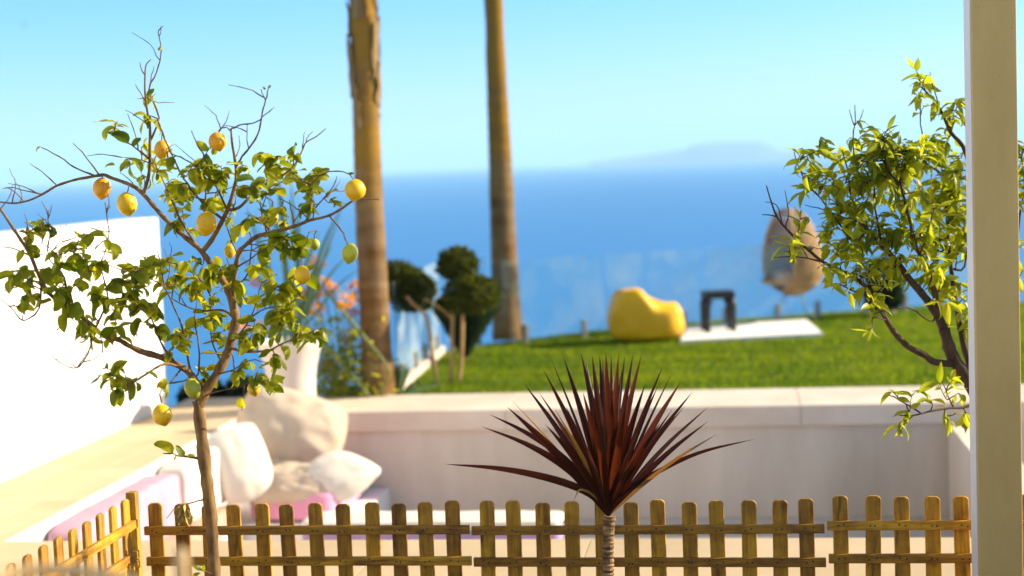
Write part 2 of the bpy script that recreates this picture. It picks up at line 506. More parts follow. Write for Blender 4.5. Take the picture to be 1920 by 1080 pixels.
# lawn: a level sheet with a slightly lifted far edge, thick body
lawn_poly = [(X_L-1.05, Y_BACK+.003)]
pts = [G(842, 652), G(930, 638), G(1150, 612), G(1540, 582), G(1800, 566)]
lawn_poly = [(G(745, 738).x, Y_BACK+.003)] + [(p.x, p.y) for p in pts] + [(pts[-1].x+7, pts[-1].y+.6), (pts[-1].x+7, Y_BACK+.003)]
b = MB()
b.prism(lawn_poly[::-1], -3, -.035)
struct('lawn_ground', b, M['lawn'])
def inside(x, y, poly):
    c = False
    for i in range(len(poly)):
        x1, y1 = poly[i]; x2, y2 = poly[i-1]
        if (y1 > y) != (y2 > y) and x < (x2-x1)*(y-y1)/(y2-y1)+x1: c = not c
    return c
xs = [p[0] for p in lawn_poly]; ys = [p[1] for p in lawn_poly]
b = MB()
cnt = 0
pad = [G(1275, 640), G(1542, 626), G(1512, 600), G(1290, 613)]
pad = [(p.x, p.y) for p in pad]
RG = random.Random(3)
while cnt < 70000:
    x = RG.uniform(min(xs), 6.5); y = RG.uniform(min(ys), max(ys))
    if not inside(x, y, lawn_poly) or inside(x, y, pad): continue
    patch = noise.noise(Vector((x*.9, y*1.6, 2)))
    hh = RG.uniform(.018, .042)*(1+.5*patch)
    a = RG.uniform(0, 2*PI); ww = RG.uniform(.008, .014)
    lx, ly = RG.gauss(0, .014), RG.gauss(0, .014)
    b.add([(x-ww*math.cos(a), y-ww*math.sin(a), -.036), (x+ww*math.cos(a), y+ww*math.sin(a), -.036), (x+lx, y+ly, -.036+hh)], [(0, 1, 2)])
    cnt += 1
g_ = obj('grass', b, M['grass'], kind='stuff')

# terrace: bodies, recessed joints, stone slabs
TH = .10
terr = MB()
terr.box((X_W, -3, -1.4), (X_L, Y_BACK, -.03))
terr.box((X_L, -3, -1.4), (XE, Y_RIM, -.03))
t_ = struct('terrace', terr, M['grout'])
def slab_row(x0, x1, y0, y1, parent, mat, name, z0=-.029, z1=0, gap=.004, bev=.003):
    b = MB(); b.box((-(x1-x0)/2+gap/2, -(y1-y0)/2+gap/2, z0), ((x1-x0)/2-gap/2, (y1-y0)/2-gap/2, z1))
    o = obj(name, b, mat, parent, bevel=bev)
    o.location = ((x0+x1)/2, (y0+y1)/2, 0)
    return o
S = 1.2
y = Y_RIM
while y > 7.45:
    y0 = max(y-S, 7.0)
    x = X_L
    while x < X_R+2:
        slab_row(x, x+S, y0, y, t_, M['paving'], 'paving_slab'); x += S
    y -= S
y = Y_BACK
while y > 4:
    nx = 3
    for i in range(nx):
        slab_row(X_W+(X_L-X_W)*i/nx, X_W+(X_L-X_W)*(i+1)/nx, y-S, y, t_, M['paving'], 'paving_slab')
    y -= S
# sunken lounge
b = MB(); b.box((X_L, Y_RIM, PIT-.2), (XE, Y_CAP+.3, PIT-.03))
pf_ = struct('lounge_floor', b, M['grout'])
x = X_L
while x < X_R:
    y = Y_RIM
    while y < Y_CAP:
        slab_row(x, min(x+1.0, X_R), y, min(y+1.0, Y_CAP+.05), pf_, M['floor'], 'floor_tile', PIT-.029, PIT)
        y += 1.0
    x += 1.0
b = MB(); b.box((X_L+.001, Y_CAP+.05, PIT), (XE, Y_BACK-.05, -CAPT))
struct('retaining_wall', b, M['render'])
b = MB(); b.box((X_L-.10, Y_RIM+.003, PIT), (X_L+.012, Y_CAP+.04, -.006))
struct('lounge_side_wall', b, M['stucco'])
b = MB(); b.box((X_R, Y_RIM, PIT), (X_R+.3, Y_CAP+.04, -CAPT-.0))
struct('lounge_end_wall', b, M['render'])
capo = MB(); capo.box((X_L, Y_CAP+.02, -CAPT+.003), (XE, Y_BACK-.02, -.02))
cs = struct('wall_cap', capo, M['stone'])
xj = X_L; joint = G(1497, 745).x
edges = [X_L, X_L+2.2]
k = joint
js = []
while k > X_L+.6: js.append(k); k -= 2.6
js = sorted(js) + [joint+2.6, joint+5.2]
js = [X_L] + js
for a, c in zip(js, js[1:]):
    b = MB(); b.box((-(c-a)/2+.002, Y_CAP-(Y_CAP+Y_BACK)/2, -CAPT), ((c-a)/2-.002, (Y_BACK-Y_CAP)/2, 0))
    o = obj('cap_slab', b, M['stucco'] if False else M['stone'], cs, bevel=.006)
    o.location = ((a+c)/2, (Y_CAP+Y_BACK)/2, 0)
# raised deck behind the fence on which the photographer stands, and the planting bed
b = MB(); b.box((-5, -4, -.029), (6, 3.4, .55)); struct('viewing_deck', b, M['stone'])
b = MB(); b.box((X_W+.01, 3.4, -.025), (6, 7.2, .10)); struct('planting_bed', b, M['soil'])

# white side wall
tp = G(0, 905)
Y_WE = G(318, 764).y
hw = PY(300, 407, Y_WE)
b = MB(); b.box((X_W-.30, -2, -1.2), (X_W, Y_WE, hw.z))
o = obj('garden_wall', b, M['stucco'], bevel=.02)
tag(o, 'tall plain white wall along the paved strip behind the lemon tree', 'wall')

# ------------------------------------------------------------------ haze
b = MB(); b.box((-26000, -2800, -39), (26000, 24000, 420))
m_, nt_, p_ = newmat('air_haze')
nt_.nodes.remove(p_)
pv = nt_.nodes.new('ShaderNodeVolumePrincipled')
pv.inputs['Color'].default_value = (.52, .82, 1, 1)
pv.inputs['Density'].default_value = 1.35e-4
pv.inputs['Anisotropy'].default_value = 0.0
nt_.links.new(pv.outputs[0], nt_.nodes['Material Output'].inputs['Volume'])
hz = obj('haze', b, m_, kind='stuff')

# ------------------------------------------------------------------ cushions
def softbox(w_, d_, h_, n=14, puff=.12, seed=0, e=.35):
    """cushion: rounded box with swollen faces and slight dents"""
    b = MB()
    def pt(u, v, s):
        return None
    # build from a subdivided cube pushed to a superellipsoid
    for face in range(6):
        base = len(b.v)
        for j in range(n+1):
            for i in range(n+1):
                u, v = 2*i/n-1, 2*j/n-1
                u = math.sin(u*PI/2)*.5+u*.5; v = math.sin(v*PI/2)*.5+v*.5
                p = [(u, v, 1), (v, u, -1), (1, u, v), (-1, v, u), (v, 1, u), (u, -1, v)][face]
                x, y, z = p
                k = 8
                r = (abs(x)**k+abs(y)**k+abs(z)**k)**(1/k)
                x, y, z = x/r, y/r, z/r
                q = Vector((x*w_/2, y*d_/2, z*h_/2))
                sw = 1+puff*(1-x*x)*(1-y*y)
                q.z *= sw
                q.x *= 1+.02*puff; 
                nn = noise.noise(Vector((q.x*4+seed, q.y*4, q.z*4)))*.012 + noise.noise(Vector((q.x*11+seed, q.y*11, q.z*11)))*.004
                q += Vector((x, y, z))*nn
                b.v.append(tuple(q))
        for j in range(n):
            for i in range(n):
                a = base+j*(n+1)+i
                b.f.append((a, a+1, a+n+2, a+n+1))
    return b
def pillow(w_, h_, t_, seed=0, n=30, wr=.02, lens=0):
    b = MB()
    for s in (1, -1):
        base = len(b.v)
        for j in range(n+1):
            for i in range(n+1):
                u, v = 2*i/n-1, 2*j/n-1
                u = math.sin(u*PI/2); v = math.sin(v*PI/2)
                pr = max(0, (1-abs(u)**2.4)*(1-abs(v)**2.4))**.60
                x = u*w_/2*(1-.04*(1-v*v))*math.sqrt(1-.30*v*v)*1.08
                y = v*h_/2*(1-.04*(1-u*u))*math.sqrt(1-.30*u*u)*1.08
                y *= 1-lens*u*u
                ang = math.atan2(v, u); rr = math.hypot(u, v)
                wn = math.sin(ang*9+3*noise.noise(Vector((u*2+seed, v*2, s))))*wr*.5*rr*pr
                z = s*(pr*t_/2 + wn + wr*1.2*noise.noise(Vector((u*2.2+seed, v*2.2, s*3+seed)))*pr + wr*.5*noise.noise(Vector((u*6+seed, v*6, s)))*pr)
                b.v.append((x, y, z))
        for j in range(n):
            for i in range(n):
                a = base+j*(n+1)+i
                b.f.append((a, a+1, a+n+2, a+n+1) if s > 0 else (a, a+n+1, a+n+2, a+1))
    return b
def weld(o):
    w = o.modifiers.new('weld', 'WELD'); w.merge_threshold = .0008
def cushion(name, label, cat, x0, x1, y0, y1, z0, z1, mat, seed=0, puff=.10, group=None):
    o = obj(name, softbox(x1-x0, y1-y0, z1-z0, seed=seed, puff=puff), mat, smooth=True)
    weld(o)
    o.location = ((x0+x1)/2, (y0+y1)/2, (z0+z1)/2)
    tag(o, label, cat, group)
    return o
YB = Y_CAP+.05                                          # face of far wall
b_far0 = (CAM + ray(540, 950)*13.15).y                  # front of far bench
X_BE = PY(660, 950, b_far0).x
SEAT = -.70
# L-shaped white bench
b = MB(); b.box((X_L+.002, b_far0, PIT), (X_BE, YB-.002, SEAT)); b.box((X_L+.002, Y_RIM+.3, PIT), (X_L+.40, b_far0-.002, SEAT))
o = obj('corner_bench', b, M['stucco'], bevel=.01)
tag(o, 'low white built-in corner bench under the pillows in the sunken lounge', 'bench')
XC = PY(625, 950, b_far0).x
cushion('seat_cushion', 'bright pink seat cushion under the pile of pillows', 'cushion', X_L+.42, XC, b_far0+.02, YB-.05, SEAT, -.44, M['cloth_pink'], 1)
cushion('seat_cushion', 'long salmon pink mattress lying beside the white side wall of the lounge', 'cushion', X_L+.02, X_L+.38, Y_RIM+.35, b_far0-.1, SEAT, -.50, M['cloth_salmon'], 2)
yb2 = (CAM + ray(333, 940)*12.2).y
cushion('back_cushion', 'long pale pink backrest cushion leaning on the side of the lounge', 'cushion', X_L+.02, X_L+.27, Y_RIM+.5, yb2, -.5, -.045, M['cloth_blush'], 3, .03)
cushion('back_cushion', 'white backrest cushion between the pink backrest and the pillow pile', 'cushion', X_L+.02, X_L+.30, yb2+.03, b_far0+.45, -.5, -.02, M['cloth_white'], 4, .03)
# low daybed with a lilac mattress
p0 = (CAM + ray(850, 985)*11.7).y
x0 = PY(560, 990, p0).x; x1 = PY(1048, 985, p0).x
t = thing('daybed', 'low white daybed with a lilac mattress seen through the pickets', 'daybed')
b = MB(); b.box((x0+.05, p0+.05, PIT), (x1-.05, p0+.38, -.61)); obj('base', b, M['stucco'], t, bevel=.01)
mo = obj('mattress', softbox(x1-x0, .42, .13, seed=8, puff=.06), M['cloth_purple'], t, smooth=True); weld(mo)
mo.location = ((x0+x1)/2, p0+.21, -.545)
mo = obj('top_pad', softbox(x1-x0, .40, .07, seed=9, puff=.06), M['cloth_white'], t, smooth=True); weld(mo)
mo.location = ((x0+x1)/2, p0+.21, -.447)
place(t, ((x0+x1)/2, p0+.4, PIT))

def pil(label, px, py, d, w_, h_, t_, roll, tilt, yaw, mat, seed, wr=.02, lens=0):
    o = obj('pillow', pillow(w_, h_, t_, seed, wr=wr, lens=lens), mat, smooth=True)
    weld(o)
    o.location = U(px, py, d)
    o.rotation_euler = (Matrix.Rotation(YAW+math.radians(yaw), 3, 'Z') @ Matrix.Rotation(math.radians(90-tilt), 3, 'X') @ Matrix.Rotation(math.radians(roll), 3, 'Z')).to_euler()
    # piped seam round the edge
    P = []
    for k in range(4):
        for i in range(16):
            q = -1+2*i/16
            u, v = [(q, -1), (1, q), (-q, 1), (-1, -q)][k]
            x = u*w_/2*(1-.04*(1-v*v))*math.sqrt(1-.30*v*v)*1.08
            y = v*h_/2*(1-.04*(1-u*u))*math.sqrt(1-.30*u*u)*1.08*(1-lens*u*u)
            P.append((x, y, 0))
    b = MB(); b.tube(P+[P[0]], .008, 6); obj('piping', b, mat, o, smooth=True)
    tag(o, label, 'pillow', 'pillows heaped in the corner of the lounge')
    return o
pil('largest wrinkled beige pillow leaning back on the wall cap, top of the heap', 545, 806, 13.75, .90, .66, .34, -20, 22, 8, M['cloth_beige'], 11, .03)
pil('pointed cream pillow lying at the open end of the heap, lit by the sun', 632, 893, 13.35, .70, .42, .30, 4, 30, 12, M['cloth_white'], 12, .012, .72)
pil('upright white pillow beside the white backrest cushion', 452, 868, 13.1, .46, .60, .24, 12, 14, 30, M['cloth_white'], 13, .01)
pil('flat beige pillow lying on the pink seat cushion', 542, 906, 13.25, .70, .34, .20, 3, 40, 0, M['cloth_beige'], 14, .03)
pil('small beige pillow squeezed between the largest pillow and the flat one', 520, 884, 13.6, .52, .24, .22, -3, 25, 0, M['cloth_beige'], 15)

# ------------------------------------------------------------------ picket fence
def picket_mesh(h, w_=.07, t=.018, name='picket'):
    b = MB()
    c = .016
    prof = [(-w_/2, 0), (w_/2, 0), (w_/2, h-c), (w_/2-c*.25, h-c*.5), (w_/2-c, h), (-w_/2+c, h), (-w_/2+c*.25, h-c*.5), (-w_/2, h-c)]
    n = len(prof)
    vs = [(x, -t/2, z) for x, z in prof] + [(x, t/2, z) for x, z in prof]
    b.add(vs, [tuple(range(n)), tuple(range(n, 2*n))[::-1]] + [((i+1) % n, i, i+n, (i+1) % n+n) for i in range(n)])
    return b.mesh(name)
def rail_mesh(L, h=.042, t=.022):
    b = MB(); b.box((-L/2, -t/2, -h/2), (L/2, t/2, h/2)); return b.mesh('rail')
def nail_part(parent, spots):
    b = MB()
    for (x, z, yy) in spots:
        n0 = len(b.v)
        b.v.append((x, yy-.0015, z))
        for k in range(6): b.v.append((x+  .0045*math.cos(k*PI/3), yy-.0005, z+.0045*math.sin(k*PI/3)))
        for k in range(6): b.f.append((n0, n0+1+(k+1) % 6, n0+1+k))
    obj('nails', b, M['black'], parent, kind='stuff')
FG = 'picket fence panels round the planting bed'
def panel(label, px0, px1, n, extra, top, r1, r2, rx0, rx1, dy=0):
    t = thing('picket_fence', label, 'fence', FG)
    Y = Y_F+dy
    mid = (px0+px1)/2
    zt = PY(mid, top, Y).z
    X0, X1 = PY(px0, top, Y).x, PY(px1, top, Y).x
    step = (X1-X0)/(n-1)
    meshes = [picket_mesh(zt+.02+dz) for dz in (0, .006, -.006)]
    N = n+extra
    for i in range(N):
        me = meshes[R.randrange(3)]
        o = obj('picket', me, M['wood_v'], t, bevel=.0025, seg=1)
        o.location = (X0+step*i+R.gauss(0, .003), Y, .0-.02)
        o.rotation_euler = (0, R.gauss(0, .010), R.gauss(0, .03))
    xa = PY(rx0, r1, Y-.03).x; xb = PY(rx1, r1, Y-.03).x if not extra else X0+step*(N-1)+.08
    spots = []
    for rr, off in ((r1, 0), (r2, .008)):
        z = PY(mid, rr, Y-.022).z
        o = obj('rail', rail_mesh(xb-xa), M['wood_h'], t, bevel=.002, seg=1)
        o.location = ((xa+xb)/2+off*.5, Y-.0225, z)
        o.rotation_euler = (0, R.gauss(0, .0015), 0)
        for i in range(N):
            for s in (-1, 1):
                spots.append((X0+step*i+s*.013+R.gauss(0, .004), z+R.gauss(0, .005), Y-.0338))
    z = PY(mid, r2, Y).z - .33
    if z > .12:
        o = obj('rail', rail_mesh(xb-xa), M['wood_h'], t); o.location = ((xa+xb)/2, Y-.0225, z)
    nail_part(t, spots)
    place(t, ((X0+X1)/2, Y, 0))
    return X0, zt
XA, ZA = panel('middle-brown picket panel that starts at the corner and passes behind the lemon trunk', 290, 850, 12, 0, 943, 994, 1052, 270, 880)
panel('picket panel behind the spiky maroon plant, between the two other straight panels', 908, 1516, 12, 0, 939, 993, 1054, 884, 1546)
panel('dark brown picket panel that ends at the beige post', 1576, 1806, 5, 4, 931, 985, 1047, 1551, 1826)
# side panel running towards the camera
t = thing('picket_fence', 'sunlit yellow picket panel running from the corner past the cushions', 'fence', FG)
XS = PY(262, 985, Y_F).x
me = picket_mesh(ZA+.02+.045)
spots = []
i = 0
while True:
    yy = Y_F - .10 - .155*i
    if yy < 4.9: break
    o = obj('picket', me, M['wood_v'], t, bevel=.0025, seg=1)
    o.location = (XS-.03, yy, -.02 + R.gauss(0, .002))
    o.rotation_euler = (0, 0, PI/2+R.gauss(0, .03))
    i += 1
L = Y_F-4.9
for z in (PY(570, 994, Y_F).z+.045, PY(570, 1052, Y_F).z+.045, .3):
    o = obj('rail', rail_mesh(L), M['wood_h'], t, bevel=.002, seg=1)
    o.location = (XS-.0075, Y_F-.03-L/2, z); o.rotation_euler = (0, 0, PI/2)
place(t, (XS, Y_F-1.2, 0))
t = thing('corner_post', 'square wooden corner post where the sunlit panel meets the straight fence', 'post')
b = MB(); b.box((-.025, -.025, -.02), (.025, .025, ZA+.06)); o = obj('post', b, M['wood_v'], t, bevel=.004)
o.location = (XS-.035, Y_F+.01, 0)
place(t, (XS-.035, Y_F+.01, 0))

# ------------------------------------------------------------------ beige pergola post
dP = 6.8
pa = U(1828, 540, dP); pb = U(1912, 540, dP)
wP = (pb-pa).length*.97
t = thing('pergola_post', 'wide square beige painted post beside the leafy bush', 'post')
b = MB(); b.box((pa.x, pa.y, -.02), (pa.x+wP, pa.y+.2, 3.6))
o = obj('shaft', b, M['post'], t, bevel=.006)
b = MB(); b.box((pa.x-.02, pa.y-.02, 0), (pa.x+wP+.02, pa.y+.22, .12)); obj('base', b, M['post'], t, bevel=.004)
b = MB(); b.box((pa.x-.004, pa.y+.012, .125), (pa.x-.0005, pa.y+.188, 3.6)); obj('bounce_lit_side', b, M['stucco'], t)  # added white strip: bounce light on the post's left side, put into colour
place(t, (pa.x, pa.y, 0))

# ------------------------------------------------------------------ leaves
def leaf_mesh(L, W, fold=.25, curl=.3, twist=.0, peak=.85, pw=.8, nl=7, wave=.0, seed=0, cols=5):
    b = MB()
    for i in range(nl+1):
        t = i/nl
        wd = W/2*max(0.0, math.sin(PI*t**peak))**pw
        if i == 0: wd = W*.03
        ang = curl*t
        cx = L*(math.sin(ang)/curl if abs(curl) > 1e-3 else t) if True else 0
        cz = -L*((1-math.cos(ang))/curl if abs(curl) > 1e-3 else 0)
        tw = twist*t
        for k in range(cols):
            s = 2*k/(cols-1)-1
            yy = s*wd; zz = abs(s)*wd*fold + wave*L*math.sin(t*9+seed+s*1.5)*abs(s)
            y2 = yy*math.cos(tw)-zz*math.sin(tw); z2 = yy*math.sin(tw)+zz*math.cos(tw)
            b.v.append((cx+z2*math.sin(ang), y2, cz+z2*math.cos(ang)))
    for i in range(nl):
        for k in range(cols-1):
            a = i*cols+k
            b.f.append((a, a+1, a+cols+1, a+cols))
    return b
def frame(d, up):
    d = d.normalized()
    y = up.cross(d)
    if y.length < 1e-4: y = Vector((0, 1, 0)).cross(d)
    y.normalize(); z = d.cross(y)
    return Matrix((d, y, z)).transposed()

class Plant:
    def __init__(s, root, d0, barkmat, twigmat):
        s.root = root; s.d0 = d0; s.bark = barkmat; s.tm = twigmat
        s.S = []                                    # samples (px, py, d, r)
        s.tw = MB(); s.leaves = []
    def near(s, px, py):
        return min(s.S, key=lambda q: (q[0]-px)**2+(q[1]-py)**2)
    def path(s, pts, dend, attach=True, k=4, jit=.0):
        if attach and s.S:
            q = s.near(*pts[0]); ds = q[2]
            pts = [(q[0], q[1])]+list(pts[1:] if math.hypot(q[0]-pts[0][0], q[1]-pts[0][1]) < 12 else pts)
        else: ds = s.d0
        tot = [0]
        for a, b_ in zip(pts, pts[1:]): tot.append(tot[-1]+math.hypot(b_[0]-a[0], b_[1]-a[1]))
        P3 = [(p[0]+R.gauss(0, jit), p[1]+R.gauss(0, jit), ds+(s.d0+dend-ds)*(tt/tot[-1])) for p, tt in zip(pts, tot)]
        P3[0] = (pts[0][0], pts[0][1], ds)
        return catmull(P3, k)
    def limb(s, name, pts, r0, r1, dend=0, attach=True, n=9, mat=None, wob=.0):
        """radii in pixels at the plant's own distance"""
        C3 = s.path(pts, dend, attach)
        m_ = len(C3)
        rad = []
        P = []
        for i, c in enumerate(C3):
            t = i/(m_-1)
            r = (r0+(r1-r0)*t)*(1+wob*noise.noise(Vector((c[0]*.09, c[1]*.09, 1))))
            rad.append(r/FPX*s.d0); P.append(U(*c))
            s.S.append((c[0], c[1], c[2], r))
        b = MB(); b.tube(P, rad, n)
        return obj(name, b, mat or s.bark, s.root, smooth=True)
    def twig(s, pts, r0, r1, dend=0, n=5, jit=1.2, attach=True):
        C3 = s.path(pts, dend, attach, 3, jit)
        P = [U(*c) for c in C3]; m_ = len(P)
        P = [p+Vector((R.gauss(0, .0012), R.gauss(0, .0012), R.gauss(0, .0012))) if 0 < i else p for i, p in enumerate(P)]
        rad = [(r0+(r1-r0)*i/(m_-1))/FPX*s.d0*(1.25 if i % 3 == 1 else 1) for i in range(m_)]
        s.tw.tube(P, rad, n)
        for c in C3: s.S.append((c[0], c[1], c[2], r1))
        return C3, P
    def add_leaf(s, p, d, up, scale):
        s.leaves.append((p, d, up, scale))
    def finish(s, meshes, mat, kept, name='leaf', tmat=None):
        obj('twigs', s.tw, tmat or s.tm, s.root, smooth=True, kind='stuff')
        L = sorted(s.leaves, key=lambda q: ((q[0]-CAM).length/q[3]))
        rest = MB()
        for i, (p, d, up, sc) in enumerate(L):
            mb = meshes[R.randrange(len(meshes))]
            M3 = frame(d, up)*sc
            if i < kept:
                if not hasattr(mb, 'me'):
                    mb.me = mb.mesh(name, True)
                o = obj(name, mb.me, mat, s.root)
                o.matrix_local = Matrix.Translation(p) @ M3.to_4x4()
            else:
                rest.add([M3 @ Vector(v)+p for v in mb.v], mb.f)
        if rest.v: obj('foliage', rest, mat, s.root, smooth=True, kind='stuff')

def lemon_obj(plant, px, py, r, mat, d=0, el=1.12, tip=(0, 0, -1), stem=None, dried=False):
    rr = r/FPX*plant.d0
    b = MB()
    n = 20
    for j in range(17):
        th = PI*j/16
        z = math.cos(th); q = math.sin(th)
        nip = .16*math.exp(-((th-PI)/.30)**2) + .05*math.exp(-(th/.25)**2)
        for k in range(n):
            a = 2*PI*k/n
            f = 1+.025*noise.noise(Vector((math.cos(a)*q*1.6+px, math.sin(a)*q*1.6, z*1.6)))
            b.v.append((rr*q*math.cos(a)*f, rr*q*math.sin(a)*f, rr*el*z*f+(-rr*nip if th > 1.5 else rr*nip)))
    for j in range(16):
        for k in range(n):
            a0 = j*n+k; a1 = j*n+(k+1) % n
            b.f.append((a0, a0+n, a1+n, a1))
    o = obj('lemon', b, mat, plant.root, smooth=True)
    o.location = U(px, py, plant.d0+d)
    o.rotation_euler = Vector(tip).normalized().to_track_quat('-Z', 'Y').to_euler()
    return o

# ---- lemon tree
t = thing('lemon_tree', 'slender lemon tree with yellow lemons and a thin bent trunk', 'tree')
T = Plant(t, 6.7, M['bark_lemon'], M['twig'])
T.limb('trunk', [(401, 1300), (398, 1230), (403, 1150), (402, 1080), (399, 1030), (396, 975), (390, 920), (383, 860), (376, 800), (371, 752)], 12.5, 10.5, 0, False, 14, wob=.35)
T.limb('branch', [(371, 762), (380, 744), (393, 722), (418, 681), (430, 652), (437, 622), (442, 600), (438, 578), (428, 544), (407, 511), (383, 478), (370, 463)], 11, 5.6, .08, wob=.4)
T.limb('branch', [(374, 735), (362, 708), (350, 695), (331, 683), (296, 668), (268, 660), (241, 648), (222, 637), (194, 629), (163, 602), (132, 578), (105, 563), (78, 528), (58, 481), (39, 450), (16, 415), (0, 392), (-25, 370)], 7, 2.0, -.28, wob=.35)
T.limb('branch', [(370, 463), (348, 445), (326, 426), (300, 400), (274, 370), (255, 352), (230, 341), (207, 333), (193, 328), (163, 333), (141, 337), (107, 348), (85, 361), (59, 374), (30, 381), (0, 379)], 5, 1.6, .25, wob=.35)
T.limb('branch', [(383, 470), (400, 445), (418, 411), (428, 389), (437, 360), (443, 330), (440, 297), (435, 267), (433, 241)], 5, 1.8, -.12, wob=.2)
T.limb('branch', [(440, 585), (437, 548), (439, 522), (443, 496), (448, 474), (459, 461), (481, 444), (507, 437), (530, 431), (559, 422), (581, 413), (604, 408), (622, 402), (644, 389), (656, 380), (670, 374), (689, 373), (711, 374)], 5.6, 1.2, -.30, wob=.35)
T.limb('branch', [(272, 366), (280, 322), (281, 278), (281, 237), (276, 207), (272, 174), (272, 141), (274, 122), (283, 111)], 3.6, .9, .05)
T.limb('branch', [(428, 397), (448, 389), (467, 371), (493, 348), (515, 337), (540, 322), (556, 304), (567, 282), (574, 267), (593, 256), (611, 241)], 3.2, .9, .22)
T.limb('branch', [(443, 602), (426, 585), (407, 581), (380, 583), (350, 575), (322, 560)], 3, 1, .3)
T.limb('branch', [(432, 656), (459, 659), (485, 659), (507, 656), (530, 644), (556, 634)], 3, 1, -.28)
T.limb('branch', [(350, 695), (311, 682), (272, 703), (249, 718), (240, 724)], 3, 1.2, -.25)
